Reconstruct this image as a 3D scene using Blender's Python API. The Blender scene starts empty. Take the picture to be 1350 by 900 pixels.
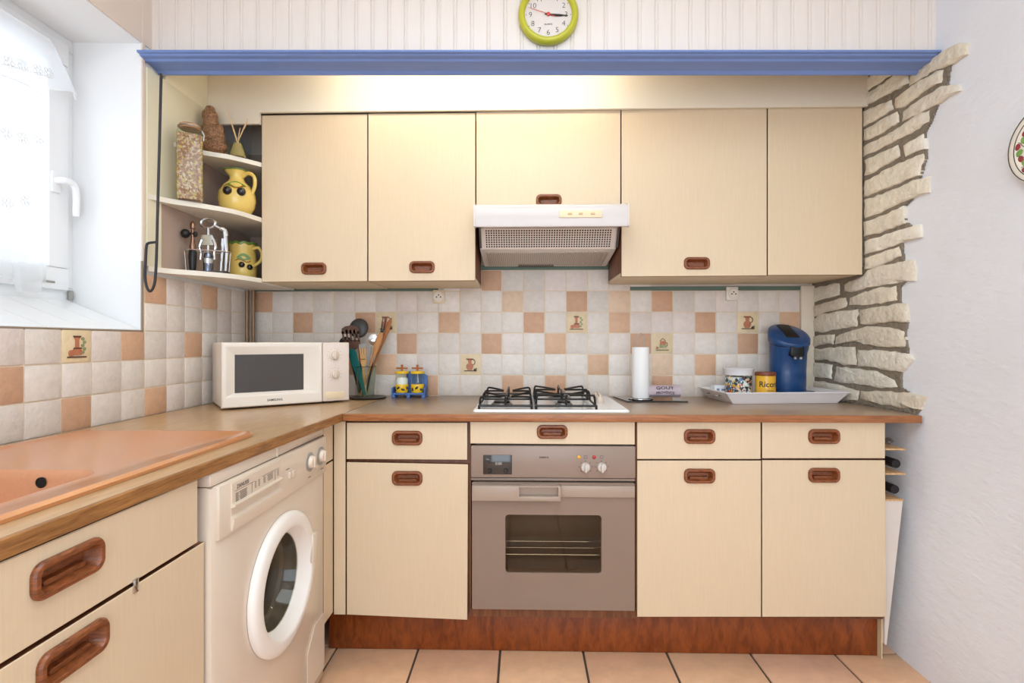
import bpy, bmesh, math, random
from mathutils import Vector, Matrix, noise
random.seed(7)
PI = math.pi
C = bpy.context.scene.collection
# ------------------------------------------------------------------ camera geometry (frame taken as 1350 x 900)
F_PX = 675.0
YAW = math.atan(15 / F_PX)
EYE = 1.16
FX, FY = -math.sin(YAW), math.cos(YAW)
RX, RY = math.cos(YAW), math.sin(YAW)
def ray(u, v):
    a = (u - 675) / F_PX; b = (450 - v) / F_PX
    return FX + a * RX, FY + a * RY, b
def onY(u, v, Y):
    x, y, z = ray(u, v); t = Y / y
    return Vector((x * t, Y, EYE + z * t))
def onX(u, v, X):
    x, y, z = ray(u, v); t = X / x
    return Vector((X, y * t, EYE + z * t))
def onZ(u, v, Z):
    x, y, z = ray(u, v); t = (Z - EYE) / z
    return Vector((x * t, y * t, Z))
# ------------------------------------------------------------------ mesh builder
def lin(c):
    return tuple(((v / 255 / 12.92) if v / 255 <= .04045 else ((v / 255 + .055) / 1.055) ** 2.4) for v in c)
class MB:
    def __init__(s):
        s.bm = bmesh.new(); s.col = None
    def tint(s, faces, c):
        if s.col is None:
            s.col = s.bm.loops.layers.float_color.new('tint')
        for f in faces:
            for l in f.loops: l[s.col] = (*c, 1)
    def _new(s, v0):
        return s.bm.verts[:][v0:]
    def box(s, x0, x1, y0, y1, z0, z1, bev=0, seg=2, M=None):
        n = len(s.bm.verts); nf = len(s.bm.faces)
        m = Matrix.Translation(((x0 + x1) / 2, (y0 + y1) / 2, (z0 + z1) / 2)) @ Matrix.Diagonal((abs(x1 - x0), abs(y1 - y0), abs(z1 - z0), 1))
        r = bmesh.ops.create_cube(s.bm, size=1, matrix=m)
        if bev > 0:
            es = list({e for v in r['verts'] for e in v.link_edges})
            bmesh.ops.bevel(s.bm, geom=es, offset=bev, segments=seg, profile=.5, affect='EDGES')
        s.bm.verts.ensure_lookup_table(); s.bm.faces.ensure_lookup_table()
        if M is not None:
            for v in s.bm.verts[:]:
                if v.index == -1 or v.index >= 0: pass
            vs = s.bm.verts[:][n - 0:] if bev == 0 else [v for v in s.bm.verts if v not in s._keep] if hasattr(s, '_keep') else s.bm.verts[:][n:]
            for v in vs: v.co = M @ v.co
        return s
    def add(s, other, M=None):
        """merge another builder, transformed"""
        me = bpy.data.meshes.new('tmp'); other.bm.to_mesh(me)
        if M is not None: me.transform(M)
        s.bm.from_mesh(me); bpy.data.meshes.remove(me); return s
    def mbox(s, M, sx, sy, sz, bev=0, seg=2):
        o = MB(); o.box(-sx / 2, sx / 2, -sy / 2, sy / 2, -sz / 2, sz / 2, bev, seg); return s.add(o, M)
    def loops(s, ls, close=True, cap0=False, cap1=False):
        """bridge a list of vertex loops of equal length"""
        V = [[s.bm.verts.new(p) for p in l] for l in ls]
        n = len(V[0]); fs = []
        for a, b in zip(V, V[1:]):
            for i in range(n if close else n - 1):
                j = (i + 1) % n
                try: fs.append(s.bm.faces.new((a[i], a[j], b[j], b[i])))
                except ValueError: pass
        if cap0: fs.append(s.bm.faces.new(V[0][::-1]))
        if cap1: fs.append(s.bm.faces.new(V[-1]))
        return fs
    def prism(s, pts, fn0, fn1):
        """polygon of 2D points placed by two functions"""
        return s.loops([[fn0(*p) for p in pts], [fn1(*p) for p in pts]], True, True, True)
    def lathe(s, prof, c=(0, 0, 0), seg=32, M=None, cap0=True, cap1=True, sx=1, sy=1):
        ls = []
        for r, z in prof:
            ls.append([Vector((math.cos(2 * PI * i / seg) * r * sx, math.sin(2 * PI * i / seg) * r * sy, z)) for i in range(seg)])
        if M is None: M = Matrix.Translation(c)
        ls = [[M @ p for p in l] for l in ls]
        return s.loops(ls, True, cap0, cap1)
    def tube(s, pts, r, seg=10, closed=False, cap=True):
        pts = [Vector(p) for p in pts]; n = len(pts)
        rs = r if isinstance(r, (list, tuple)) else [r] * n
        ls = []; up = None
        for i, p in enumerate(pts):
            if closed: t = (pts[(i + 1) % n] - pts[i - 1])
            else: t = pts[min(i + 1, n - 1)] - pts[max(i - 1, 0)]
            t = t.normalized() if t.length > 1e-9 else Vector((0, 0, 1))
            if up is None:
                up = Vector((0, 0, 1)) if abs(t.z) < .9 else Vector((1, 0, 0))
            a = up - t * up.dot(t)
            if a.length < 1e-6: a = t.orthogonal()
            a.normalize(); up = a; b = t.cross(a)
            ls.append([p + (a * math.cos(2 * PI * k / seg) + b * math.sin(2 * PI * k / seg)) * rs[i] for k in range(seg)])
        if closed: ls.append(ls[0]); f = s.loops(ls); bmesh.ops.remove_doubles(s.bm, verts=s.bm.verts[:], dist=1e-7); return f
        return s.loops(ls, True, cap, cap)
    def ell(s, c, r, seg=20, rings=12, M=None):
        m = Matrix.Translation(c) @ (M if M is not None else Matrix.Identity(4)) @ Matrix.Diagonal((r[0], r[1], r[2], 1))
        r_ = bmesh.ops.create_uvsphere(s.bm, u_segments=seg, v_segments=rings, radius=1, matrix=m)
        return list({f for v in r_['verts'] for f in v.link_faces})
    def poly(s, pts):
        return s.bm.faces.new([s.bm.verts.new(p) for p in pts])
    def text(s, body, size, fn, align='CENTER', bold=.018):
        cu = bpy.data.curves.new('t', 'FONT'); cu.body = body; cu.size = size; cu.align_x = align; cu.align_y = 'CENTER'; cu.resolution_u = 3; cu.offset = size * bold
        ob = bpy.data.objects.new('t', cu); C.objects.link(ob)
        dg = bpy.context.evaluated_depsgraph_get()
        me = bpy.data.meshes.new_from_object(ob.evaluated_get(dg))
        bpy.data.objects.remove(ob); bpy.data.curves.remove(cu)
        vs = [s.bm.verts.new(fn(v.co.x, v.co.y)) for v in me.vertices]
        for p in me.polygons:
            try: s.bm.faces.new([vs[i] for i in p.vertices])
            except ValueError: pass
        bpy.data.meshes.remove(me); return s
    def disp(s, amt, sc, seed=0):
        for v in s.bm.verts:
            n = noise.noise_vector(v.co * sc + Vector((seed, seed * 2, 0)))
            v.co += n * amt
        return s
def spline(pts, n=8, closed=False):
    P = [Vector(p) for p in pts]; out = []; m = len(P)
    rng = range(m if closed else m - 1)
    for i in rng:
        p0 = P[(i - 1) % m] if closed or i > 0 else P[0]
        p1 = P[i]; p2 = P[(i + 1) % m]
        p3 = P[(i + 2) % m] if closed or i + 2 < m else P[-1]
        for k in range(n):
            t = k / n
            out.append(.5 * ((2 * p1) + (p2 - p0) * t + (2 * p0 - 5 * p1 + 4 * p2 - p3) * t * t + (3 * p1 - p0 - 3 * p2 + p3) * t ** 3))
    if not closed: out.append(P[-1])
    return out
def rrect(w, h, r, n=6):
    r = min(r, w / 2 - 1e-5, h / 2 - 1e-5); out = []
    for cx, cy, a0 in ((w / 2 - r, h / 2 - r, 0), (-w / 2 + r, h / 2 - r, 90), (-w / 2 + r, -h / 2 + r, 180), (w / 2 - r, -h / 2 + r, 270)):
        for k in range(n + 1):
            a = math.radians(a0 + 90 * k / n); out.append((cx + r * math.cos(a), cy + r * math.sin(a)))
    return out
# ------------------------------------------------------------------ linking, naming
WM = {}
def _finish(me, mb, ang, recalc=True):
    if recalc: bmesh.ops.recalc_face_normals(mb.bm, faces=mb.bm.faces[:])
    mb.bm.to_mesh(me); mb.bm.free()
    me.polygons.foreach_set('use_smooth', [True] * len(me.polygons))
    me.set_sharp_from_angle(angle=math.radians(ang)); me.update()
def thing(name, label, cat, loc=(0, 0, 0), rz=0, group=None):
    o = bpy.data.objects.new(name, None); C.objects.link(o); o.empty_display_size = .05
    o.location = loc; o.rotation_euler = (0, 0, rz)
    WM[o.name] = Matrix.Translation(loc) @ Matrix.Rotation(rz, 4, 'Z')
    o['label'] = label; o['category'] = cat; o['kind'] = 'thing'
    if group: o['group'] = group
    return o
def part(name, mb, m, parent, local=False, ang=35, label=None, kind=None):
    me = bpy.data.meshes.new(name); _finish(me, mb, ang)
    W = WM[parent.name]
    if not local: me.transform(W.inverted())
    o = bpy.data.objects.new(name, me); C.objects.link(o); o.parent = parent
    WM[o.name] = W.copy(); me.materials.append(m)
    if label: o['label'] = label
    if kind: o['kind'] = kind
    return o
def solo(name, mb, m, label=None, cat=None, group=None, kind='thing', ang=35, origin=True):
    me = bpy.data.meshes.new(name); _finish(me, mb, ang)
    loc = Vector((0, 0, 0))
    if origin:
        xs = [v.co for v in me.vertices]
        loc = Vector(((min(v.x for v in xs) + max(v.x for v in xs)) / 2, (min(v.y for v in xs) + max(v.y for v in xs)) / 2, min(v.z for v in xs)))
        me.transform(Matrix.Translation(-loc))
    o = bpy.data.objects.new(name, me); C.objects.link(o); o.location = loc
    WM[o.name] = Matrix.Translation(loc); me.materials.append(m); o['kind'] = kind
    if label: o['label'] = label
    if cat: o['category'] = cat
    if group: o['group'] = group
    return o
def struct(name, mb, m, **k):
    return solo(name, mb, m, kind='structure', origin=False, **k)
# ------------------------------------------------------------------ materials
def mat(name, rgb, rough=.5, metal=0, var=0, vs=6, st=(1, 1, 1), bump=0, bs=60, bst=None, coat=0, spec=.5, emit=None, es=0, trans=0, alpha=1, ior=1.45, tint=False, rgb2=None, detail=5, sss=0):
    m = bpy.data.materials.new(name); m.use_nodes = True
    nt = m.node_tree; N = nt.nodes; L = nt.links; b = N['Principled BSDF']
    c = lin(rgb)
    b.inputs['Base Color'].default_value = (*c, 1); b.inputs['Roughness'].default_value = rough
    b.inputs['Metallic'].default_value = metal; b.inputs['IOR'].default_value = ior
    b.inputs['Specular IOR Level'].default_value = spec
    b.inputs['Coat Weight'].default_value = coat; b.inputs['Coat Roughness'].default_value = .08
    b.inputs['Transmission Weight'].default_value = trans; b.inputs['Alpha'].default_value = alpha
    if emit: b.inputs['Emission Color'].default_value = (*lin(emit), 1); b.inputs['Emission Strength'].default_value = es
    tc = N.new('ShaderNodeTexCoord')
    def coords(s):
        mp = N.new('ShaderNodeMapping'); mp.inputs['Scale'].default_value = s; L.new(tc.outputs['Object'], mp.inputs['Vector']); return mp.outputs['Vector']
    src = None
    if tint:
        a = N.new('ShaderNodeAttribute'); a.attribute_name = 'tint'; src = a.outputs['Color']
    if var or rgb2:
        n = N.new('ShaderNodeTexNoise'); n.inputs['Scale'].default_value = vs; n.inputs['Detail'].default_value = detail; n.inputs['Roughness'].default_value = .6
        L.new(coords(st), n.inputs['Vector'])
        if rgb2:
            r = N.new('ShaderNodeValToRGB'); r.color_ramp.elements[0].position = .35; r.color_ramp.elements[1].position = .65
            r.color_ramp.elements[0].color = (*c, 1); r.color_ramp.elements[1].color = (*lin(rgb2), 1)
            L.new(n.outputs['Fac'], r.inputs['Fac']); L.new(r.outputs['Color'], b.inputs['Base Color'])
        else:
            mr = N.new('ShaderNodeMapRange'); mr.inputs['From Min'].default_value = .25; mr.inputs['From Max'].default_value = .75
            mr.inputs['To Min'].default_value = 1 - var; mr.inputs['To Max'].default_value = 1 + var * .6
            L.new(n.outputs['Fac'], mr.inputs['Value'])
            mx = N.new('ShaderNodeVectorMath'); mx.operation = 'SCALE'
            if src is not None: L.new(src, mx.inputs[0])
            else: mx.inputs[0].default_value = c
            L.new(mr.outputs['Result'], mx.inputs['Scale']); L.new(mx.outputs['Vector'], b.inputs['Base Color'])
    elif src is not None: L.new(src, b.inputs['Base Color'])
    if bump:
        n = N.new('ShaderNodeTexNoise'); n.inputs['Scale'].default_value = bs; n.inputs['Detail'].default_value = 4
        L.new(coords(bst or st), n.inputs['Vector'])
        bp = N.new('ShaderNodeBump'); bp.inputs['Strength'].default_value = bump; bp.inputs['Distance'].default_value = .01
        L.new(n.outputs['Fac'], bp.inputs['Height']); L.new(bp.outputs['Normal'], b.inputs['Normal'])
    return m
def wood(name, c1, c2, scale=14, st=(1, 1, 12), rough=.4, coat=0, dist=3.0, bump=.05):
    """long streaks plus finer pores; st: the small component runs along the grain"""
    m = bpy.data.materials.new(name); m.use_nodes = True
    nt = m.node_tree; N = nt.nodes; L = nt.links; b = N['Principled BSDF']
    b.inputs['Roughness'].default_value = rough; b.inputs['Coat Weight'].default_value = coat; b.inputs['Coat Roughness'].default_value = .12
    tc = N.new('ShaderNodeTexCoord'); mp = N.new('ShaderNodeMapping'); mp.inputs['Scale'].default_value = st; L.new(tc.outputs['Object'], mp.inputs['Vector'])
    n1 = N.new('ShaderNodeTexNoise'); n1.inputs['Scale'].default_value = scale; n1.inputs['Detail'].default_value = 6; n1.inputs['Distortion'].default_value = dist * .2
    n2 = N.new('ShaderNodeTexNoise'); n2.inputs['Scale'].default_value = scale * 5; n2.inputs['Detail'].default_value = 3
    L.new(mp.outputs['Vector'], n1.inputs['Vector']); L.new(mp.outputs['Vector'], n2.inputs['Vector'])
    ad = N.new('ShaderNodeMath'); ad.operation = 'MULTIPLY_ADD'; ad.inputs[1].default_value = .35; L.new(n2.outputs['Fac'], ad.inputs[0]); L.new(n1.outputs['Fac'], ad.inputs[2])
    r = N.new('ShaderNodeValToRGB'); r.color_ramp.elements[0].position = .48; r.color_ramp.elements[1].position = .88
    r.color_ramp.elements[0].color = (*lin(c1), 1); r.color_ramp.elements[1].color = (*lin(c2), 1)
    L.new(ad.outputs[0], r.inputs['Fac']); L.new(r.outputs['Color'], b.inputs['Base Color'])
    bp = N.new('ShaderNodeBump'); bp.inputs['Strength'].default_value = bump; bp.inputs['Distance'].default_value = .004
    L.new(ad.outputs[0], bp.inputs['Height']); L.new(bp.outputs['Normal'], b.inputs['Normal'])
    return m
def glass(name, rgb=(255, 255, 255), rough=0.0, ior=1.45, clear=.75):
    """thin clear glass: mostly see-through with a sharp reflection"""
    m = bpy.data.materials.new(name); m.use_nodes = True
    nt = m.node_tree; N = nt.nodes; L = nt.links; N.remove(N['Principled BSDF']); out = N['Material Output']
    t = N.new('ShaderNodeBsdfTransparent'); t.inputs['Color'].default_value = (*lin(rgb), 1)
    g = N.new('ShaderNodeBsdfGlossy'); g.inputs['Roughness'].default_value = max(rough, .03)
    f = N.new('ShaderNodeLayerWeight'); pw_ = N.new('ShaderNodeMath'); pw_.operation = 'POWER'; pw_.inputs[1].default_value = 3.5; L.new(f.outputs['Facing'], pw_.inputs[0])
    f2 = N.new('ShaderNodeMath'); f2.operation = 'MULTIPLY_ADD'; f2.inputs[1].default_value = .75; f2.inputs[2].default_value = ((ior - 1) / (ior + 1)) ** 2; L.new(pw_.outputs[0], f2.inputs[0])
    mx = N.new('ShaderNodeMixShader'); L.new(f2.outputs[0], mx.inputs[0]); L.new(t.outputs[0], mx.inputs[1]); L.new(g.outputs[0], mx.inputs[2])
    L.new(mx.outputs[0], out.inputs['Surface']); return m
def lace(name, opac=.7):
    m = bpy.data.materials.new(name); m.use_nodes = True
    nt = m.node_tree; N = nt.nodes; L = nt.links; N.remove(N['Principled BSDF']); out = N['Material Output']
    d = N.new('ShaderNodeBsdfDiffuse'); d.inputs['Color'].default_value = (.88, .89, .9, 1)
    tl = N.new('ShaderNodeBsdfTranslucent'); tl.inputs['Color'].default_value = (.88, .89, .9, 1)
    tr = N.new('ShaderNodeBsdfTransparent')
    m1 = N.new('ShaderNodeMixShader'); m1.inputs[0].default_value = .5; L.new(d.outputs[0], m1.inputs[1]); L.new(tl.outputs[0], m1.inputs[2])
    m2 = N.new('ShaderNodeMixShader'); m2.inputs[0].default_value = opac; L.new(tr.outputs[0], m2.inputs[1]); L.new(m1.outputs[0], m2.inputs[2])
    L.new(m2.outputs[0], out.inputs['Surface']); return m

M_plaster = mat('white_plaster', (229, 231, 238), .85, var=.03, vs=3, bump=.35, bs=22, bst=(1, 1, 2.2))
M_reveal = mat('smooth_white_plaster', (236, 235, 234), .8, var=.02, vs=4, bump=.1, bs=18)
M_pinkwall = mat('pale_pink_plaster', (226, 210, 196), .85, var=.03, vs=4, bump=.1, bs=30)
M_bead = mat('painted_beadboard', (228, 218, 210), .55, var=.03, vs=9, st=(6, 6, .6))
M_fascia = mat('cream_paint', (226, 216, 198), .6, var=.02, vs=5)
M_blue = mat('blue_paint', (112, 136, 190), .45, var=.08, vs=8, st=(.4, 4, 4))
M_ceil = mat('ceiling_paint', (240, 236, 230), .9)
M_grout = mat('tile_grout', (226, 208, 186), .9, var=.05, vs=30)
M_tile = mat('stone_tile', (220, 206, 190), .45, var=.09, vs=40, tint=True, bump=.25, bs=90)
M_floor = mat('terracotta_tile', (200, 150, 120), .5, var=.14, vs=12, tint=True, bump=.1, bs=40)
M_fgrout = mat('dark_grout', (84, 72, 64), .95, var=.15, vs=40)
M_green = mat('green_strip', (98, 118, 104), .6)
M_stone = mat('limestone', (222, 206, 176), .85, var=.13, vs=28, tint=True, bump=.9, bs=38)
M_mortar = mat('grey_mortar', (132, 121, 106), .95, var=.2, vs=30, bump=.6, bs=70)
M_door = mat('cream_laminate', (218, 196, 165), .38, var=.045, vs=30, st=(8, 8, .35), bump=.02, bs=90, bst=(6, 6, .5))
M_carc = wood('brown_carcass', (92, 52, 28), (128, 76, 42), 10, (6, 6, .6), .5)
M_under = mat('cream_carcass_panel', (218, 198, 164), .5, var=.03, vs=20, st=(4, 4, 1))
M_pull = wood('walnut_pull', (92, 46, 20), (152, 84, 42), 60, (1, 1, 7), .4, .12)
M_pullx = M_pull
M_kick = wood('oak_plinth', (106, 44, 8), (146, 72, 24), 8, (3.5, 1, 1.2), .4, .2, 6)
M_top = wood('oak_laminate_top', (156, 130, 106), (174, 148, 122), 10, (1.1, 8, 4), .3, .15, 2, .01)
M_edge = wood('oak_front_edge', (136, 80, 42), (174, 112, 66), 12, (1.2, 1.2, 16), .4, .1)
M_topl = wood('oak_laminate_top_side', (178, 142, 102), (198, 162, 120), 10, (8, 1.1, 4), .3, .15, 2, .01)
M_sink = mat('brown_composite', (198, 122, 60), .34, var=.08, vs=160, coat=1.0, spec=1.0)
M_sink.node_tree.nodes['Principled BSDF'].inputs['Coat Roughness'].default_value = .2
M_sink.node_tree.nodes['Principled BSDF'].inputs['Coat IOR'].default_value = 2.3
M_dark = mat('black_void', (14, 12, 11), .7)
M_white = mat('white_enamel', (220, 203, 184), .25, coat=.3)
M_whitem = mat('white_plastic', (236, 226, 214), .35)
M_upvc = mat('white_window_plastic', (238, 238, 238), .3)
M_cream = mat('cream_plastic', (232, 212, 176), .4)
M_black = mat('black_plastic', (24, 22, 22), .4)
M_blackm = mat('black_enamelled_wire', (26, 23, 22), .35)
M_chrome = mat('chrome', (205, 205, 205), .15, metal=1)
M_steel = mat('brushed_steel', (175, 172, 168), .3, metal=1)
M_alu = mat('burner_metal', (150, 148, 145), .45, metal=1)
M_ink = mat('dark_print', (40, 36, 34), .6)
M_grey = mat('grey_plastic', (150, 146, 140), .45)
M_oven = mat('taupe_oven_enamel', (138, 118, 104), .16, coat=.4, var=.02, vs=3)
M_ovenp = mat('taupe_panel', (150, 130, 117), .3, var=.02, vs=3)
M_ovenh = mat('taupe_handle', (168, 148, 132), .35)
M_ovglass = glass('smoked_glass', (226, 216, 202), .03, 1.4)
M_glass = glass('clear_glass', (246, 250, 246), .02, 1.35)
M_gglass = glass('greenish_glass', (242, 249, 243), .02, 1.4)
M_wglass = glass('window_glass', (250, 252, 255), .02, 1.3)
M_lace = lace('lace_cloth', .6)
M_lace2 = lace('lace_embroidery', .95)
# ------------------------------------------------------------------ fronts with recessed wooden pulls
def mapY(Yf): return lambda a, z, d: Vector((a, Yf - d, z))
def mapX(Xf): return lambda a, z, d: Vector((Xf + d, a, z))
def slab(mb, fn, q, th, hole=None, ch=.0015):
    """q: four (a, z) corners, counter-clockwise; hole: (a, z, w, h)"""
    cx = sum(p[0] for p in q) / 4; cz = sum(p[1] for p in q) / 4
    def ins(k): return [(a + (k if a < cx else -k), z + (k if z < cz else -k)) for a, z in q]
    def L(ps, d): return [fn(a, z, d) for a, z in ps]
    ls = [L(q, -th), L(q, -ch), L(ins(ch), 0)]
    if hole:
        a, z, w, h = hole
        hq = [(a - w / 2, z - h / 2), (a + w / 2, z - h / 2), (a + w / 2, z + h / 2), (a - w / 2, z + h / 2)]
        ls += [L(hq, 0), L(hq, -th)]
        mb.loops(ls + [ls[0]])
        bmesh.ops.remove_doubles(mb.bm, verts=mb.bm.verts[:], dist=1e-6)
    else: mb.loops(ls, True, True, True)
    mb.bm.faces.ensure_lookup_table()
    for f in mb.bm.faces[:4]: f.material_index = 1
    return mb
def pull(parent, fn, a, z, w=.112, h=.053, label=None):
    mb = MB(); r = .019
    steps = [(0, 0.0005), (0, .005), (.0025, .0085), (.006, .0095), (.0095, .0085), (.011, .006), (.0135, -.004), (.019, -.0135)]
    ls = []
    for i, d in steps:
        ls.append([fn(a + x, z + y, d) for x, y in rrect(w - 2 * i, h - 2 * i, max(r - i * .8, .004))])
    mb.loops(ls, True, False, True)
    # finger ledge along the lower half of the cup
    ld = [fn(a + x, z - h * .16 + y, d) for d in (-.0135,) for x, y in rrect(w * .62, h * .2, .004, 3)]
    l2 = [fn(a + x, z - h * .16 + y, -.004) for x, y in rrect(w * .58, h * .14, .003, 3)]
    mb.loops([ld, l2], True, False, True)
    return part('handle', mb, M_pull, parent)
def front(parent, name, fn, q, hpos=None, th=.018, hw=.112, hh=.053, m=None):
    mb = MB()
    slab(mb, fn, q, th, (hpos[0], hpos[1], hw - .014, hh - .014) if hpos else None)
    o = part(name, mb, m or M_door, parent); o.data.materials.append(M_carc)
    if hpos: pull(o, fn, hpos[0], hpos[1], hw, hh)
    return o
def rect(a0, a1, z0, z1): return [(a0, z0), (a1, z0), (a1, z1), (a0, z1)]
# ================================================================== ROOM
YB, XL = 2.47, -1.33
ZC = 2.56
Y0 = -2.2
def XW(y, z):
    """the uneven plastered wall on the stone side"""
    t = max(0, min(1, (y - 1.5) / (2.47 - 1.5)))
    up = 1.40 + .025 * math.sin(PI * min(1, max(0, (y - 1.35) / 1.0))) - .012 * t
    k = max(0, min(1, z / .85)); k = k * k * (3 - 2 * k)
    return 1.385 * (1 - k) + up * k
def onW(u, v, off=0):
    x = 1.4
    for _ in range(8):
        p = onX(u, v, x); x = XW(p.y, p.z)
    p = onX(u, v, x); p.x -= off
    return p
# floor: real tiles over a dark grout bed
mb = MB(); mb.box(-1.75, 1.75, Y0, YB + .1, -.12, -.006); floor = struct('floor', mb, M_fgrout)
mb = MB(); px = .3103; ys = [1.935 - k * .315 for k in range(-2, 14)]
for yi in ys:
    for k in range(-5, 6):
        x0 = -.397 + k * px
        n = len(mb.bm.faces)
        g = .0035 + random.random() * .001
        mb.box(x0 + g, x0 + px - g, yi - .315 + g, yi - g, -.01, random.uniform(-.0006, .0006), .0025, 2)
        b = random.uniform(.93, 1.06); c = lin((234, 188, 152)); mb.bm.faces.ensure_lookup_table()
        mb.tint(mb.bm.faces[n:], (c[0] * b, c[1] * b * random.uniform(.96, 1.03), c[2] * b * random.uniform(.94, 1.05)))
part('floor_tiling', mb, M_floor, floor)
# ceiling, far side of the room
mb = MB(); mb.box(-1.75, 1.75, Y0, YB + .1, ZC, ZC + .1); struct('ceiling', mb, M_ceil)
mb = MB(); mb.box(-1.75, 1.75, Y0 - .1, Y0, 0, ZC); struct('wall_rear', mb, M_plaster)
# back wall
mb = MB(); mb.box(-1.75, 1.6, YB + .006, YB + .12, 0, ZC); wall_back = struct('wall_back', mb, M_pinkwall)
# wall tiles ---------------------------------------------------------------
TZ0, TP = .8965, .1013
CT = [(228, 218, 208), (224, 213, 203), (231, 221, 212), (220, 210, 200), (226, 213, 205)]
OT = [(214, 172, 140), (208, 164, 132), (218, 178, 146), (204, 162, 132)]
DT = (228, 206, 168)
back_orange = {(11, 5), (15, 4), (9, 3), (13, 3), (17, 3), (11, 2), (14, 2), (18, 2), (16, 1), (12, 0), (14, 0), (19, 4), (21, 3), (25, 3), (23, 2), (21, 1), (19, 0),
               (0, 4), (2, 3), (5, 3), (7, 2), (6, 1), (8, 0), (3, 0), (4, 1)}
back_decor = {(15, 3): 'vase', (10, 1): 'jug', (23, 3): 'jug', (19, 2): 'mill', (6, 3): 'jug'}
bx = [onY(u, 450, YB).x for u in (333.6, 359.6, 386.4, 413, 440.6, 468, 495.6, 523, 550, 578, 606.4, 634.4, 661.6, 690, 718, 746.4, 774.4, 802.6, 830.6, 858.9, 887, 915.8, 943.7, 971.8, 999.7, 1027.2, 1054.4)]
def shade(c, lo=.95, hi=1.04):
    k = random.uniform(lo, hi); c = lin(c); return tuple(v * k for v in c)
mb = MB()
for k in range(26):
    for r in range(6):
        if r == 5 and not (9 <= k <= 18): continue
        n = len(mb.bm.faces); g = .0022
        mb.box(bx[k] + g, bx[k + 1] - g, YB - random.uniform(.0015, .0035), YB + .004, TZ0 + r * TP + g, TZ0 + (r + 1) * TP - g, .002, 2)
        mb.bm.faces.ensure_lookup_table()
        c = shade(random.choice(OT)) if (k, r) in back_orange else shade(DT) if (k, r) in back_decor else shade((226, 196, 168)) if (k, r) in {(19, 1), (17, 4), (12, 4)} else shade(random.choice(CT))
        mb.tint(mb.bm.faces[n:], c)
tiles_b = part('wall_tiles', mb, M_tile, wall_back)
mb = MB(); mb.box(bx[0] - .004, bx[26], YB - .0005, YB + .006, TZ0 - .01, TZ0 + 5 * TP)
mb.box(bx[9], bx[19], YB - .0005, YB + .006, TZ0 + 5 * TP, TZ0 + 6 * TP); part('tile_grout', mb, M_grout, wall_back)
mb = MB(); mb.box(bx[0], bx[9], YB - .003, YB + .006, TZ0 + 5 * TP + .002, TZ0 + 5 * TP + .02)
mb.box(bx[18], bx[26], YB - .003, YB + .006, TZ0 + 5 * TP + .002, TZ0 + 5 * TP + .02)
mb.box(bx[9], bx[18], YB - .003, YB + .006, TZ0 + 6 * TP + .002, TZ0 + 6 * TP + .022); part('green_strip', mb, M_green, wall_back)
# raised pictures on the decorated tiles
M_mot = mat('terracotta_glaze', (190, 120, 88), .5, var=.2, vs=60)
M_motd = mat('dark_glaze', (96, 58, 42), .5, var=.2, vs=60)
M_motg = mat('green_glaze', (150, 160, 116), .5, var=.2, vs=60)
def motif(kind, fn, parent):
    a = MB(); b = MB(); g = MB()
    def flat(m, pts, d=.0016): m.prism(pts, lambda x, y: fn(x, y, 0), lambda x, y: fn(x, y, d))
    def disc(m, x, y, r, d=.003): 
        flat(m, [(x + r * math.cos(t * PI / 8), y + r * math.sin(t * PI / 8)) for t in range(16)], d)
    if kind == 'jug':
        flat(a, [(-.014, -.026), (.006, -.026), (.014, -.012), (.012, 0), (.004, .008), (.006, .022), (.014, .03), (-.022, .03), (-.012, .02), (-.01, .008), (-.02, -.002), (-.021, -.014)], .003)
        b.tube([fn(.008 + .014 * math.sin(t * PI / 8), .012 + .014 * math.cos(t * PI / 8), .002) for t in range(9)], .0018, 6)
        flat(b, [(-.03, -.032), (.03, -.032), (.03, -.028), (-.03, -.028)], .002)
        flat(b, [(-.02, .024), (.012, .024), (.013, .027), (-.021, .027)], .0035)
        disc(b, .022, -.026, .007); disc(g, .027, -.02, .005)
    elif kind == 'vase':
        flat(a, [(-.016, -.026), (.012, -.026), (.014, -.012), (.004, -.004), (.003, .018), (.01, .03), (-.014, .03), (-.008, .018), (-.008, -.004), (-.02, -.014)], .003)
        disc(a, -.022, -.02, .009, .004); flat(b, [(-.034, -.034), (.03, -.034), (.03, -.03), (-.034, -.03)], .002)
        flat(b, [(-.013, .026), (.009, .026), (.01, .031), (-.015, .031)], .0035); flat(b, [(-.014, -.008), (.012, -.008), (.014, -.004), (-.012, -.004)], .0036)
        for t in range(5): disc(g, .018 + .006 * (t % 2), .022 - t * .01, .005, .002)
    else:
        flat(a, [(-.014, -.02), (.018, -.02), (.014, .012), (-.010, .012)], .003); flat(g, [(-.014, -.02), (.018, -.02), (.017, -.006), (-.013, -.006)], .0036)
        b.tube([fn(-.012, .013, .002), fn(.002, .026, .002), (fn(.016, .013, .002))], .0012, 6)
        flat(b, [(-.03, -.032), (.03, -.032), (.03, -.029), (-.03, -.029)], .002); disc(a, -.024, -.02, .006)
        b.tube([fn(.016 + .008 * math.sin(t * PI / 6), -.004 + .01 * math.cos(t * PI / 6), .002) for t in range(7)], .0012, 6)
    o = part('tile_picture', a, M_mot, parent); part('dark_lines', b, M_motd, o)
    if len(g.bm.verts): part('green_leaves', g, M_motg, o)
for (k, r), kd in back_decor.items():
    cx = (bx[k] + bx[k + 1]) / 2; cz = TZ0 + (r + .5) * TP
    motif(kd, lambda x, y, d, cx=cx, cz=cz: Vector((cx + x, YB - .003 - d, cz + y)), tiles_b)
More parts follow.
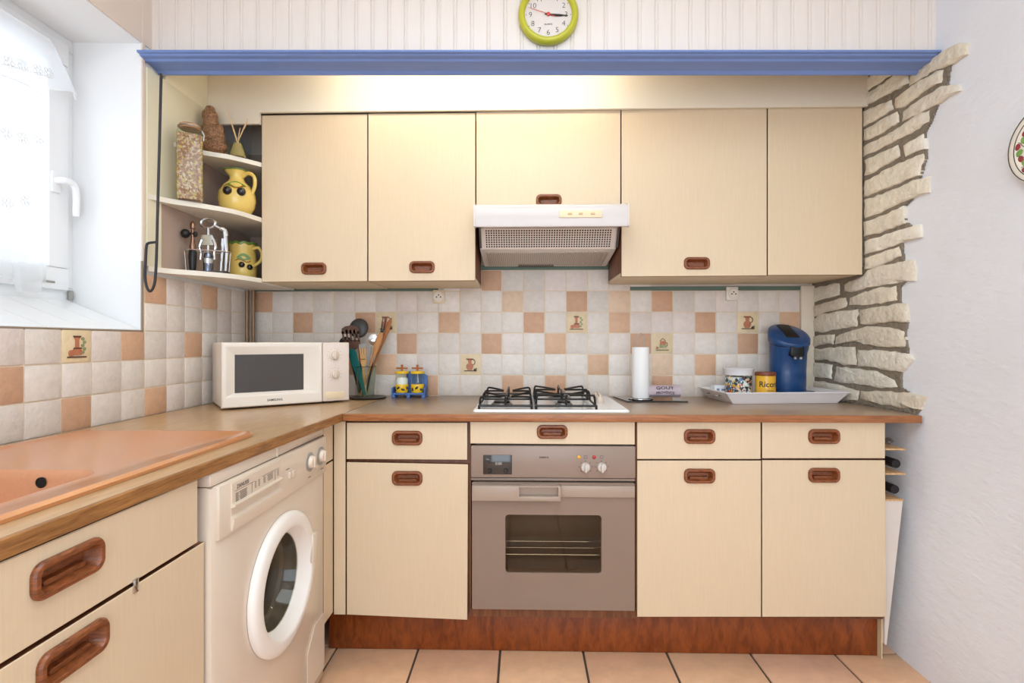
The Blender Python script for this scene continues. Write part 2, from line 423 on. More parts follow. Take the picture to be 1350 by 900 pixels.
# wall on the window side: thick, with a splayed opening -------------------------
SW = [(.78, 1.197), (1.752, 1.197), (1.752, 2.197), (.78, 2.197)]       # opening at the room face (y, z)
SI = [(.80, 1.30), (1.772, 1.30), (1.772, 2.215), (.80, 2.215)]        # opening at the frame
XI = -1.60
mb = MB()
q = [(Y0, 0), (YB + .01, 0), (YB + .01, ZC), (Y0, ZC)]
mb.loops([[Vector((-1.75, a, z)) for a, z in q], [Vector((XL, a, z)) for a, z in q], [Vector((XL, a, z)) for a, z in SW], [Vector((XI, a, z)) for a, z in SI], [Vector((-1.75, a, z)) for a, z in SI], [Vector((-1.75, a, z)) for a, z in q]])
bmesh.ops.remove_doubles(mb.bm, verts=mb.bm.verts[:], dist=1e-6)
wall_left = struct('wall_left', mb, M_reveal)
lt = [2.47] + [onX(u, 450, XL + .004).y for u in (322, 305, 286, 266, 243, 219, 190, 159, 120, 80, 31)]
while lt[-1] > -.3: lt.append(lt[-1] - .1045)
l_or = {(6, 4), (3, 4), (4, 2), (7, 2), (11, 1), (6, 0), (9, 0), (13, 2), (14, 0)}
l_or = {(k, r) for k, r in l_or}
mb = MB(); gr = MB(); ldec = []
for k in range(1, len(lt) - 1):
    y1, y0 = lt[k], lt[k + 1]
    for r in range(5):
        if r >= 3 and y1 <= 1.80: continue
        n = len(mb.bm.faces); g = .0022
        mb.box(XL + .0005, XL + random.uniform(.006, .008), y0 + g, y1 - g, TZ0 + r * TP * .985 + g, TZ0 + (r + 1) * TP * .985 - g, .002, 2)
        mb.bm.faces.ensure_lookup_table()
        dec = (k, r) == (9, 2)
        mb.tint(mb.bm.faces[n:], shade(random.choice(OT)) if (k, r) in l_or else shade(DT) if dec else shade(random.choice(CT)))
        if dec: ldec.append(((y0 + y1) / 2, TZ0 + (r + .5) * TP * .985))
tiles_l = part('wall_tiles', mb, M_tile, wall_left)
gr.box(XL, XL + .004, -.3, lt[1], TZ0 - .01, TZ0 + 3 * TP * .985); gr.box(XL, XL + .004, 1.754, lt[1], TZ0 + 3 * TP * .985, TZ0 + 5 * TP * .985); part('tile_grout', gr, M_grout, wall_left)
for cy, cz in ldec: motif('vase', lambda x, y, d, cy=cy, cz=cz: Vector((XL + .007 + d, cy + x, cz + y)), tiles_l)
mb = MB(); mb.box(XL, XL + .006, -.3, 1.756, 1.1925, 1.199, .001); mb.box(XL, XL + .006, 1.750, 1.757, 1.19, 1.44, .001); part('edge_strip', mb, mat('grey_edge', (150, 134, 116), .6), wall_left)
mb = MB(); mb.box(XL, XL + .005, 1.752, 1.765, 1.40, ZC); mb.box(XL, XL + .004, -.5, 1.80, 2.2, ZC); part('plaster_band', mb, M_pinkwall, wall_left)
# wall on the stone side ---------------------------------------------------------
mb = MB(); ny, nz = 90, 52; G = []
for i in range(ny + 1):
    y = Y0 + (YB + .02 - Y0) * i / ny; row = []
    for j in range(nz + 1):
        z = ZC * j / nz
        p = Vector((XW(y, z), y, z)); p.x += .004 * noise.noise(Vector((y * 5, z * 6, 3))) + .002 * noise.noise(Vector((y * 16, z * 22, 7)))
        row.append(mb.bm.verts.new(p))
    G.append(row)
for i in range(ny):
    for j in range(nz): mb.bm.faces.new((G[i][j], G[i + 1][j], G[i + 1][j + 1], G[i][j + 1]))
B = [[mb.bm.verts.new((1.72, y, z)) for z in (0, ZC)] for y in (Y0, YB + .02)]
mb.bm.faces.new((B[0][0], B[0][1], B[1][1], B[1][0]))
mb.bm.faces.new([G[0][j] for j in range(nz + 1)] + [B[0][1], B[0][0]]); mb.bm.faces.new([G[ny][j] for j in range(nz + 1)][::-1] + [B[1][0], B[1][1]])
mb.bm.faces.new([G[i][nz] for i in range(ny + 1)] + [B[1][1], B[0][1]]); mb.bm.faces.new([G[i][0] for i in range(ny + 1)][::-1] + [B[0][0], B[1][0]])
wall_right = struct('wall_right', mb, M_plaster)
mort = [(1134, 90), (1205, 90), (1243, 70), (1262, 62), (1266, 75), (1255, 88), (1252, 112), (1259, 118), (1240, 135), (1230, 160), (1222, 175), (1224, 205), (1215, 235), (1220, 242), (1217, 250), (1195, 272), (1196, 292), (1206, 300), (1191, 318), (1194, 345), (1203, 352), (1198, 370), (1189, 378), (1189, 398), (1197, 405), (1199, 425), (1196, 440), (1199, 458), (1200, 468), (1190, 492), (1190, 510), (1208, 522), (1216, 540), (1211, 546), (1160, 536), (1130, 531), (1068, 528), (1068, 366), (1141, 352), (1141, 145)]
def inside(u, v, P):
    r = False; j = len(P) - 1
    for i in range(len(P)):
        if (P[i][1] > v) != (P[j][1] > v) and u < (P[j][0] - P[i][0]) * (v - P[i][1]) / (P[j][1] - P[i][1]) + P[i][0]: r = not r
        j = i
    return r
mb = MB(); st_ = 1.5; GV = {}
def gv(i, j):
    if (i, j) not in GV:
        p = onW(1066 + i * st_ + .8 * noise.noise(Vector((i * .7, j * .7, 1))), 58 + j * st_ + .8 * noise.noise(Vector((i * .7, j * .7, 9))), .0085)
        p.x += .0025 * noise.noise(Vector((p.y * 60, p.z * 60, 0))); GV[(i, j)] = mb.bm.verts.new(p)
    return GV[(i, j)]
for i in range(136):
    for j in range(332):
        if inside(1066 + (i + .5) * st_, 58 + (j + .5) * st_, mort): mb.bm.faces.new((gv(i, j), gv(i + 1, j), gv(i + 1, j + 1), gv(i, j + 1)))
be = [e for e in mb.bm.edges if len(e.link_faces) == 1]
ex = bmesh.ops.extrude_edge_only(mb.bm, edges=be)
for v in ex['geom']:
    if isinstance(v, bmesh.types.BMVert): v.co.x += .03
part('mortar', mb, M_mortar, wall_right)
def A(*p): return [(x / 3 + 1050, y / 3 + 30) for x, y in p]
def Bq(*p): return [(x / 3.46 + 1050, y / 3.46 + 300) for x, y in p]
stones = [A((252, 225), (253, 195), (292, 190), (262, 218)), A((256, 290), (257, 240), (322, 193), (340, 185), (412, 190), (330, 243)),
 A((256, 335), (258, 298), (340, 248), (415, 195), (450, 193), (453, 240), (400, 268), (300, 320)), A((456, 250), (460, 213), (500, 172), (590, 113), (650, 85), (682, 86), (680, 125), (630, 163), (540, 198), (480, 235)),
 A((400, 340), (400, 302), (470, 247), (570, 190), (592, 190), (588, 235), (520, 270), (440, 328)), A((425, 390), (430, 350), (500, 302), (590, 252), (648, 244), (652, 268), (570, 320), (490, 363)),
 A((272, 410), (268, 352), (385, 307), (397, 343), (330, 385)), A((272, 468), (275, 425), (350, 382), (410, 352), (415, 393), (340, 440)),
 A((270, 528), (272, 490), (380, 437), (500, 357), (540, 350), (535, 390), (480, 428), (380, 478)), A((280, 605), (280, 542), (412, 486), (420, 528), (340, 578)), A((440, 528), (434, 486), (515, 440), (522, 498)),
 A((275, 686), (278, 627), (370, 577), (510, 519), (518, 530), (495, 603), (380, 648)), A((275, 770), (275, 702), (400, 657), (490, 617), (532, 610), (528, 670), (430, 708), (340, 750)), A((275, 845), (275, 787), (340, 767), (437, 727), (440, 793), (340, 830)),
 Bq((318, 120), (318, 62), (440, 25), (570, -12), (580, 42), (480, 72), (400, 105)), Bq((318, 188), (320, 142), (400, 112), (480, 86), (492, 128), (430, 158), (360, 185)),
 Bq((225, 288), (230, 257), (312, 218), (330, 195), (430, 167), (540, 150), (550, 190), (548, 240), (480, 250), (400, 262), (330, 275), (260, 290)), Bq((75, 340), (78, 277), (205, 252), (210, 308), (140, 325)),
 Bq((75, 408), (75, 357), (160, 337), (238, 317), (242, 363), (160, 380), (110, 400)), Bq((250, 355), (248, 322), (300, 299), (400, 272), (470, 268), (475, 333), (400, 345), (330, 352)),
 Bq((75, 470), (78, 432), (115, 397), (200, 384), (292, 372), (285, 448), (200, 462), (130, 475)), Bq((297, 440), (300, 377), (380, 362), (480, 347), (510, 352), (518, 428), (440, 432), (370, 438)),
 Bq((72, 543), (75, 494), (180, 487), (180, 528)), Bq((187, 530), (190, 497), (230, 477), (330, 452), (420, 454), (500, 472), (508, 543), (440, 545), (360, 538), (280, 520)),
 Bq((72, 600), (75, 557), (180, 547), (280, 542), (285, 623), (230, 625), (150, 602)), Bq((290, 635), (288, 562), (360, 557), (440, 564), (530, 577), (540, 605), (490, 653), (420, 650), (350, 632)),
 Bq((70, 680), (75, 617), (172, 624), (170, 688)), Bq((180, 700), (190, 634), (280, 642), (380, 657), (460, 692), (475, 728), (400, 730), (300, 715)),
 Bq((70, 745), (72, 697), (130, 702), (220, 722), (300, 742), (290, 788), (200, 790), (120, 770)), Bq((300, 780), (298, 744), (400, 747), (530, 752), (598, 770), (575, 825), (470, 818), (370, 800))]
mb = MB()
for i, s in enumerate(stones):
    # rough outline, then a dressed face with knocked-off edges
    cx = sum(p[0] for p in s) / len(s); cy = sum(p[1] for p in s) / len(s); out = []
    s = [(p[0] + (p[0] - cx) * .015, p[1] + (p[1] - cy) * .05) for p in s]
    for a, b in zip(s, s[1:] + s[:1]):
        n = max(1, int(math.hypot(b[0] - a[0], b[1] - a[1]) / 6))
        for k in range(n):
            t = k / n; j = .95
            out.append((a[0] + (b[0] - a[0]) * t + random.uniform(-j, j), a[1] + (b[1] - a[1]) * t + random.uniform(-j, j)))
    def sh(k): return [(p[0] + (cx - p[0]) * k, p[1] + (cy - p[1]) * k) for p in out]
    n0 = len(mb.bm.faces); th = random.uniform(.011, .0145)
    ls = [[onW(*p, -.01) for p in out], [onW(*p, th * .55) for p in out], [onW(*p, th) + Vector((random.uniform(-.0012, .0012), 0, 0)) for p in sh(.07)],
          [onW(*p, th + .002) + Vector((random.uniform(-.002, .002), 0, 0)) for p in sh(.35)], [onW(*p, th + .003) + Vector((random.uniform(-.0008, .0008), 0, 0)) for p in sh(.8)]]
    mb.loops(ls, True, True, True); mb.bm.faces.ensure_lookup_table()
    c = lin(random.choice([(228, 219, 202), (226, 216, 200), (230, 223, 209), (222, 211, 192)])); k = random.uniform(.95, 1.05)
    mb.tint(mb.bm.faces[n0:], tuple(v * k for v in c))
part('stone_facing', mb, M_stone, wall_right, ang=50)
# beadboard header, blue moulding, fascia, trims -----------------------------------
mb = MB(); pit = .0587; x = -1.36; prof = []
zb = 2.152
while x < 1.44:
    for a, d in ((0, .004), (.0025, 0), (.007, 0), (.009, .003), (.0105, .003), (.0125, 0), (pit - .003, 0), (pit - .0005, .004)):
        prof.append((x + a, d))
    x += pit
for (xa, da), (xb, db) in zip(prof, prof[1:]):
    mb.poly([(xa, 1.80 + da, zb), (xb, 1.80 + db, zb), (xb, 1.80 + db, ZC), (xa, 1.80 + da, ZC)])
bmesh.ops.remove_doubles(mb.bm, verts=mb.bm.verts[:], dist=1e-6)
mb.box(-1.36, 1.44, 1.806, 1.825, zb, ZC); struct('wall_header', mb, M_bead, ang=12)
def mould(y0, z0, y1, z1):   # section between its outer top edge and its inner bottom edge
    S = [(0, 0), (.0, .22), (.06, .25), (.06, .38), (.16, .42), (.2, .5), (.2, .56), (.28, .6), (.34, .68), (.34, .62), (.78, .80), (.80, .76), (.86, .8), (.9, .92), (.97, .97), (1, 1)]
    return S
P0, P1 = onX(180, 66, -1.326), onX(1241, 66, 1.415)
Q0, Q1 = onX(212, 95, -1.326), onX(1208, 95, 1.415)
dep0 = Q0.y - P0.y
sec = [(.07, .028), (0, .001), (0, -.004), (.004, -.006), (.012, -.005), (.016, -.009), (.026, -.010), (.034, -.009), (.040, -.014), (.048, -.015), (.050, -.011), (.10, -.0125), (.104, -.016), (.112, -.020), (.120, -.018), (.126, -.010), (.126, .034)]
mb = MB(); ls = []
for P, Q in ((P0, Q0), (P1, Q1)):
    s_ = (Q.y - P.y) / .126; ls.append([Vector((P.x, P.y + a * s_, P.z + b + (Q.z - P.z) * (a / .126) * .85)) for a, b in sec])
mb.loops(ls, True, True, True); struct('trim_1', mb, M_blue, ang=25)
mb = MB(); mb.box(XL, -1.10, 2.112, 2.125, 2.068, ZC); mb.box(-1.10, 1.44, 2.112, 2.125, 2.116, ZC); struct('trim_2', mb, M_fascia)
mb = MB(); mb.box(bx[26] + .001, 1.395, YB - .012, YB + .004, .8985, 1.425, .003); struct('trim_3', mb, mat('white_strip', (226, 212, 192), .5, var=.04, vs=8, st=(6, 6, .5)))
# ================================================================== WINDOW
wf = MB(); y0, y1, z0, z1 = .80, 1.772, 1.30, 2.215
def frame_ring(mb, x0, x1, o, w, bev=.004):
    a0, a1, c0, c1 = o
    mb.box(x0, x1, a0, a1, c0, c0 + w, bev); mb.box(x0, x1, a0, a1, c1 - w, c1, bev); mb.box(x0, x1, a0, a0 + w, c0 + w, c1 - w, bev); mb.box(x0, x1, a1 - w, a1, c0 + w, c1 - w, bev)
frame_ring(wf, XI - .03, XI + .012, (y0, y1, z0, z1), .045)
win = struct('window_1', wf, M_upvc)
sb = MB(); frame_ring(sb, XI - .02, XI + .03, (y0 + .035, y1 - .035, z0 + .035, z1 - .035), .075, .006)
sash = part('window_sash', sb, M_upvc, win)
gl = MB(); gl.box(XI - .004, XI, y0 + .1, y1 - .1, z0 + .1, z1 - .1); part('glass_pane', gl, M_wglass, win)
hb = MB(); hp = onX(72, 240, XI + .03); hb.box(XI + .029, XI + .038, hp.y - .016, hp.y + .016, hp.z - .035, hp.z + .035, .004)
hb.tube(spline([(XI + .036, hp.y, hp.z + .004), (XI + .062, hp.y + .002, hp.z + .006), (XI + .066, hp.y + .03, hp.z + .0), (XI + .066, hp.y + .042, hp.z - .03), (XI + .064, hp.y + .044, hp.z - .105)], 6), [.011] * 16 + [.0105] * 8 + [.009], 12)
part('window_handle', hb, M_upvc, win)
hg = MB(); h0 = onX(97, 391, XI + .012); hg.lathe([(.006, 0), (.008, .004), (.008, .03), (.005, .034)], (XI + .02, y1 - .02, z0 + .004), 10); part('hinge', hg, M_grey, win)
dr = MB(); dr.box(XI + .03, XI + .033, 1.60, 1.68, z0 + .055, z0 + .062, .001); part('drain_cover', dr, M_grey, win)
sl = MB()
n = 5
for k in range(9):
    a0 = .80 + k * .12; a1 = min(a0 + .118, 1.75)
    if a0 >= 1.75: break
    sl.loops([[Vector((XL + .001, a0, 1.195)), Vector((XL + .001, a1, 1.195)), Vector((XI + .012, a1, 1.297)), Vector((XI + .012, a0, 1.297))],
              [Vector((XL + .001, a0, 1.201)), Vector((XL + .001, a1, 1.201)), Vector((XI + .012, a1, 1.303)), Vector((XI + .012, a0, 1.303))]], True, True, True)
part('window_sill', sl, mat('white_sill_tile', (238, 238, 238), .25), win)
# lace curtain: net panel, shaped valance, stitched sprigs
cur = thing('lace_curtain', 'white lace curtain with embroidered sprigs hanging over the window', 'curtain', (XI + .05, 1.3, 1.35))
XC = XI + .052
def cloth(mb, top, bot, yA, yB, n=60, m=14, amp=.006, fr=38, xo=0):
    R = []
    for i in range(n + 1):
        t = i / n; y = yA + (yB - yA) * t; row = []
        for j in range(m + 1):
            s_ = j / m; yy = y + 0; zt = top(t); zb_ = bot(t)
            row.append(mb.bm.verts.new((XC + xo + amp * math.sin(y * fr + s_) * (.4 + .6 * s_), yy, zt + (zb_ - zt) * s_)))
        R.append(row)
    for i in range(n):
        for j in range(m): mb.bm.faces.new((R[i][j], R[i + 1][j], R[i + 1][j + 1], R[i][j + 1]))
def ysl(u, v): p = onX(u, v, XC); return p.y, p.z
net = MB(); yR = ysl(66, 300)[0]
cloth(net, lambda t: 2.08, lambda t: 1.345 + .012 * abs(math.sin(t * 26)), .85, yR - .01, 70, 16, .004, 60)
part('net_panel', net, M_lace, cur)
val = MB(); ya, za = ysl(62, 53); yb_, zb2 = ysl(88, 132)
R = []
for i in range(61):
    t = i / 60; row = []
    for j in range(15):
        s_ = j / 14
        yr = ya + (yb_ - ya) * (s_ ** .8)
        y = .85 + (yr - .85) * t
        zt = za + .0 * t; zbm = zb2 + (.055 * (1 - t) ** .7) * 1.0 + .012 * math.sin(t * 40) - .0
        row.append(val.bm.verts.new((XC + .012 + .008 * math.sin(y * 42) * s_ + .02 * s_ * t ** 6, y, zt + (zbm - zt) * s_)))
    R.append(row)
for i in range(60):
    for j in range(14): val.bm.faces.new((R[i][j], R[i + 1][j], R[i + 1][j + 1], R[i][j + 1]))
vo = part('valance', val, M_lace, cur)
bo = MB(); bo.tube([R[60][j].co if False else Vector((XC + .012 + .02 * (j / 14), ya + (yb_ - ya) * ((j / 14) ** .8), za + (zb2 - za) * j / 14)) for j in range(15)], .0022, 6); part('scalloped_hem', bo, M_lace2, cur)
M_st = mat('stitching', (226, 224, 222), .9)
def sprig(u, v, s=1):
    em = MB()
    for k in range(5):
        a = k * 2 * PI / 5; c = onX(u, v, XC + .022)
        em.tube([c + Vector((0, .011 * s * math.cos(a) + .006 * s * math.cos(t * PI / 4), .011 * s * math.sin(a) + .006 * s * math.sin(t * PI / 4))) for t in range(8)], .0008, 5, True)
    part('embroidered_sprig', em, M_st, cur)
for u, v in ((12, 82), (30, 86), (50, 92), (64, 96), (8, 176), (30, 182), (50, 184), (10, 268), (34, 264)): sprig(u, v)
em = MB(); em.tube([onX(u, v, XC + .022) for u, v in ((0, 84), (12, 86), (24, 90), (40, 94), (70, 103))], .001, 5)
em.tube([onX(u, v, XC + .022) for u, v in ((0, 98), (20, 105), (36, 112), (60, 128))], .0008, 5)
part('stitching_line', em, M_st, cur)
tb = MB(); pts = [onX(u, v, XC + .01) for u, v in ((16, 345), (50, 345), (47, 384), (20, 384))]
tb.loops([pts, [p + Vector((.02, 0, 0)) for p in pts]], True, True, True); tbo = part('hem_panel', tb, lace('sheer_cloth', .35), cur)
rod = MB(); rod.tube([(XC + .002, .84, za + .004), (XC + .002, ya + .01, za + .004)], .004, 8); part('curtain_wire', rod, M_upvc, cur)
# ================================================================== WORKTOPS
ZT, ZU = .898, .871
mb = MB(); mb.box(-.655, 1.412, 1.853, 2.462, ZU, ZT, .003)
wt = thing('worktop', 'oak laminate worktop carrying the gas hob and the serving tray', 'worktop', (.36, 2.15, ZU))
part('worktop_slab', mb, M_top, wt)
mb = MB(); mb.box(-.655, 1.412, 1.845, 1.852, ZU, ZT - .001, .002); part('front_edge', mb, M_edge, wt)
wl = thing('worktop', 'oak laminate worktop carrying the sink and the microwave', 'worktop', (-1.0, 1.2, ZU))
HX0, HX1, HY0, HY1 = -1.215, -.815, .52, 1.0     # cut-out for the bowl
mb = MB()
XE = lambda y: -.690 if y < .9 else -.690 + (y - .9) / .95 * .033      # front line, running slightly out of square
def top_piece(pts): mb.prism(pts, lambda x, y: Vector((x, y, ZU)), lambda x, y: Vector((x, y, ZT)))
top_piece([(XL + .012, 1.0), (XE(1.0) - .007, 1.0), (XE(1.85) - .007, 1.852), (-.656, 1.852), (-.656, 2.462), (XL + .012, 2.462)])
top_piece([(HX1, -.2), (-.697, -.2), (-.697, .9), (XE(1.0) - .007, 1.0), (HX1, 1.0)])
mb.box(XL + .012, HX0, -.2, 1.0, ZU, ZT); mb.box(HX0, HX1, -.2, HY0, ZU, ZT)
part('worktop_slab', mb, M_topl, wl)
mb = MB()
mb.loops([[Vector((XE(y) + dx, y, z)) for dx, z in ((-.0065, ZU - .001), (-.001, ZU - .001), (0, ZU), (0, ZT - .002), (-.0015, ZT - .0003), (-.0065, ZT - .0003))] for y in (-.2, .9, 1.0, 1.4, 1.85)], True, True, True)
part('front_edge', mb, wood('oak_side_edge', (120, 76, 36), (170, 118, 64), 12, (1.2, 1.2, 16), .4, .1), wl)
# ================================================================== SINK
sk = thing('sink', 'brown composite sink with a drainer, set in the worktop under the window', 'sink', (-1.0, .9, ZT))
so = rrect(.505, 1.23, .03, 6); SC = (-.9985, .80)
def SL(w, h, r, z, c=SC): return [Vector((c[0] + x, c[1] + y, z)) for x, y in rrect(w, h, r, 6)]
mb = MB(); BC = ((HX0 + HX1) / 2, (HY0 + HY1) / 2); bw, bh = HX1 - HX0 - .012, HY1 - HY0 - .012
ls = [SL(.505, 1.24, .035, ZT + .0005), SL(.507, 1.242, .036, ZT + .007), SL(.495, 1.23, .03, ZT + .0125), SL(.47, 1.205, .03, ZT + .0115), SL(.462, 1.195, .03, ZT + .009)]
ls += [[Vector((BC[0] + x, BC[1] + y, z)) for x, y in rrect(bw * k, bh * k, r, 6)] for k, r, z in ((1.0, .05, ZT + .008), (.985, .05, ZT + .003), (.965, .05, ZT - .01), (.93, .05, ZT - .14), (.88, .05, ZT - .16))]
mb.loops(ls, True, False, True); part('sink_body', mb, M_sink, sk, ang=40)
ov = MB(); oc = onY(40, 639, HY1 - .018)
ov.lathe([(.0105, -.002), (.0105, .0015), (.008, .002), (.0075, .001)], seg=20, M=Matrix.Translation((-.947, .9848, ZT - .015)) @ Matrix.Rotation(PI / 2, 4, 'X')); part('overflow_hole', ov, M_dark, sk)
dn = MB(); dn.lathe([(.045, 0), (.045, .002), (.036, .004), (.03, .002)], (BC[0], BC[1], ZT - .16), 24); part('drain', dn, M_chrome, sk)
# ================================================================== SINK CABINET
XS = -.695
def cab_label(s): return s
sc = thing('sink_cabinet', 'cream cabinet under the sink with two wooden cup pulls and a metal catch', 'cabinet', (-1.0, .75, 0))
mb = MB(); mb.box(-1.27, XS - .019, .3, 1.077, .15, .70, .001); mb.box(-1.27, XS - .019, .3, .322, .70, ZU - .002); mb.box(-1.27, XS - .019, 1.06, 1.077, .70, ZU - .002); mb.box(-.74, XS - .019, .322, 1.06, .70, .76)
part('body', mb, M_carc, sc)
mb = MB(); mb.box(-1.27, -.765, .3, 1.077, .001, .149, .001); part('plinth', mb, M_kick, sc)
f = mapX(XS)
front(sc, 'drawer_front', f, rect(.30, 1.078, .731, .866), (.767, .8155), hw=.124, hh=.056)
dd = front(sc, 'door', f, rect(.30, 1.10, .16, .7235), (.776, .680), hw=.124, hh=.056)
mb = MB(); cp = onX(178, 772, XS); mb.box(XS - .004, XS + .003, cp.y - .006, cp.y + .006, cp.z - .012, cp.z + .012, .001); mb.box(XS - .01, XS + .003, cp.y - .006, cp.y + .006, cp.z + .01, cp.z + .013, .0008); part('metal_catch', mb, M_chrome, sc)
# ================================================================== WASHING MACHINE
XF = -.682
wm = thing('washing_machine', 'white front-loading washing machine under the worktop', 'washing machine', (-.97, 1.42, 0))
WY0, WY1 = 1.108, 1.742
DC = Vector((XF, 1.437, .482))
mb = MB(); q = [(WY0, .012), (WY1, .012), (WY1, .838), (WY0, .838)]
cb = [[Vector((x, a + (s_ if a < 1.4 else -s_), z + (s_ if z < .4 else -s_))) for a, z in q] for x, s_ in ((-1.25, 0), (XF - .016, 0), (XF - .006, .004), (XF, .014))]
ring = [Vector((XF, DC.y + .165 * math.cos(t * 2 * PI / 32), DC.z + .165 * math.sin(t * 2 * PI / 32))) for t in range(32)]
mb.loops(cb, True, True, False)
# front sheet with the round port
fv = [mb.bm.verts.new(p) for p in cb[-1]]; rv = [mb.bm.verts.new(p) for p in ring]
for kq in range(4):
    c0, c1 = fv[kq], fv[(kq + 1) % 4]
    a_ = [20, 28, 4, 12][kq]
    for t in range(8): mb.bm.faces.new((c0, rv[(a_ + t) % 32], rv[(a_ + t + 1) % 32])) if t < 4 else mb.bm.faces.new((c1, rv[(a_ + t) % 32], rv[(a_ + t + 1) % 32]))
    mb.bm.faces.new((c0, rv[(a_ + 4) % 32], c1))
bmesh.ops.remove_doubles(mb.bm, verts=mb.bm.verts[:], dist=1e-6)
part('body', mb, M_white, wm)
for a in (WY0 + .05, WY1 - .05):
    for x in (-1.2, XF - .05):
        ft = MB(); ft.lathe([(.018, .0005), (.018, .014)], (x, a, 0), 12); part('foot', ft, M_black, wm)
tp = MB(); tp.box(-1.25, XF - .004, WY0, WY1 + .002, .839, .869, .004); tp.box(XF - .01, XF + .001, 1.405, 1.4075, .84, .868, .0004); part('top_panel', tp, M_white, wm)
# port bowl behind the door
bl = MB(); RX_ = Matrix.Translation((XF, DC.y, DC.z)) @ Matrix.Rotation(PI / 2, 4, 'Y')
bl.lathe([(.165, .0), (.165, -.034), (.15, -.045), (.15, -.07), (.135, -.075), (.135, -.10), (.16, -.105), (.2, -.12), (.2, -.36), (.02, -.37)], seg=40, M=RX_, cap0=False); part('drum_gasket', bl, mat('drum_steel', (176, 168, 158), .35, metal=.4), wm)
dr_ = MB(); dr_.lathe([(.19, .001), (.191, .009), (.187, .016), (.176, .020), (.160, .0225), (.150, .022), (.146, .019), (.131, -.011), (.1285, -.0135), (.1285, -.018), (.145, -.016), (.160, -.004), (.185, .0005)], seg=64, M=RX_, cap0=False, cap1=False)
door = part('door_ring', dr_, mat('white_door_plastic', (240, 234, 226), .3, coat=.2), wm, ang=50)
gb = MB(); gb.lathe([(.129, -.014), (.126, -.022), (.119, -.045), (.106, -.07), (.084, -.085), (.03, -.093)], seg=48, M=RX_, cap0=False); part('door_glass', gb, glass('door_glass', (214, 206, 190), .02, 1.5), door, ang=60)
hd = MB(); hd.mbox(Matrix.Translation((XF + .021, DC.y + .162, DC.z + .03)), .014, .034, .09, .004); part('door_latch', hd, M_white, door)
# control panel
def wp(u, v, d=0): p = onX(u, v, XF + .008); p.x += d; return p
cpn = MB(); pz0, pz1 = onX(280, 718, XF + .008).z, onX(280, 647, XF + .008).z
zA, zB = .716, .838
cpn.box(XF - .012, XF + .008, WY0 + .012, WY1 - .002, zA, zB, .005); cp_o = part('control_panel', cpn, M_white, wm)
DY0, DY1 = 1.165, 1.40
ddr = MB(); ddr.prism([(XF + .004, .832), (XF + .0114, .832), (XF + .0114, .786), (XF + .019, .783), (XF + .019, .779), (XF + .0088, .775), (XF + .0088, .758), (XF + .016, .752), (XF + .0165, .746), (XF + .012, .724), (XF + .004, .722)], lambda x, z: Vector((x, DY0, z)), lambda x, z: Vector((x, DY1, z)))
dro = part('detergent_drawer', ddr, M_white, wm)
tx = MB(); fnw = lambda oy, oz, d=.0118: (lambda x, y: Vector((XF + d, oy + x, oz + y)))
tx.text('ZANUSSI', .0135, fnw(1.21, .8195)); 
for i in range(6):
    for cx, wd in ((1.185, .012), (1.212, .034 - .004 * (i % 3))):
        tx.box(XF + .0114, XF + .0118, cx - wd / 2, cx + wd / 2, .8045 - i * .0036, .806 - i * .0036)
for i in range(4):
    for cx, wd in ((1.268, .008), (1.285, .008), (1.312, .01), (1.342, .03 - .005 * (i % 2)), (1.385, .008)):
        tx.box(XF + .0114, XF + .0118, cx - wd / 2, cx + wd / 2, .8085 - i * .0045, .8100 - i * .0045)
for yy in (1.25, 1.368): tx.box(XF + .0114, XF + .0118, yy, yy + .001, .786, .812)
tx.box(XF + .0114, XF + .0118, 1.175, 1.26, .8115, .8122); tx.box(XF + .0114, XF + .0118, 1.30, 1.39, .8135, .8142)
part('programme_print', tx, M_ink, dro)
t2 = MB()
for yy, zz, w in ((1.45, .795, .02), (1.60, .733, .02), (1.70, .735, .02)):
    t2 = MB(); t2.box(XF + .008, XF + .0084, yy - w / 2, yy + w / 2, zz - .001, zz + .001); part('panel_marking', t2, M_ink, cp_o)
for yy in (1.462, 1.482):
    b_ = MB(); b_.box(XF + .007, XF + .013, yy - .008, yy + .008, .765, .785, .002); part('push_button', b_, M_white, cp_o)
for kk, yy in enumerate((1.603, 1.688)):
    k_ = MB(); Mk = Matrix.Translation((XF + .008, yy, .780)) @ Matrix.Rotation(PI / 2, 4, 'Y')
    k_.lathe([(.030, 0), (.030, .002), (.024, .003)], seg=32, M=Mk); ko = part('knob_scale', k_, M_grey, cp_o)
    k2 = MB(); k2.lathe([(.0205, .002), (.0195, .011), (.017, .014), (.01, .015)], seg=32, M=Mk); k2.box(XF + .012, XF + .026, yy - .004, yy + .004, .762, .798, .003); part('knob', k2, M_white, ko)
ff = MB(); ff.prism([(1.60, .05), (1.735, .05), (1.735, .235), (1.66, .235), (1.60, .17)], lambda a, z: Vector((XF, a, z)), lambda a, z: Vector((XF + .0022, a, z))); part('filter_flap', ff, M_white, wm)
# ================================================================== CORNER FILLER
YF = 1.87
cc = thing('corner_cabinet', 'narrow cream corner cabinet between the washing machine and the drawer unit', 'cabinet', (-.7, 1.85, 0))
mb = MB(); mb.box(-1.25, -.719, 1.782, 2.44, .15, ZU - .002, .001); part('body', mb, M_carc, cc)
f = mapX(-.70)
front(cc, 'drawer_front', f, rect(1.782, 1.868, .728, .862)); front(cc, 'door', f, rect(1.782, 1.868, .165, .722))
mb = MB(); slab(mb, mapY(YF), rect(-.698, -.655, .155, .866), .018); part('corner_post', mb, M_door, cc).data.materials.append(M_carc)
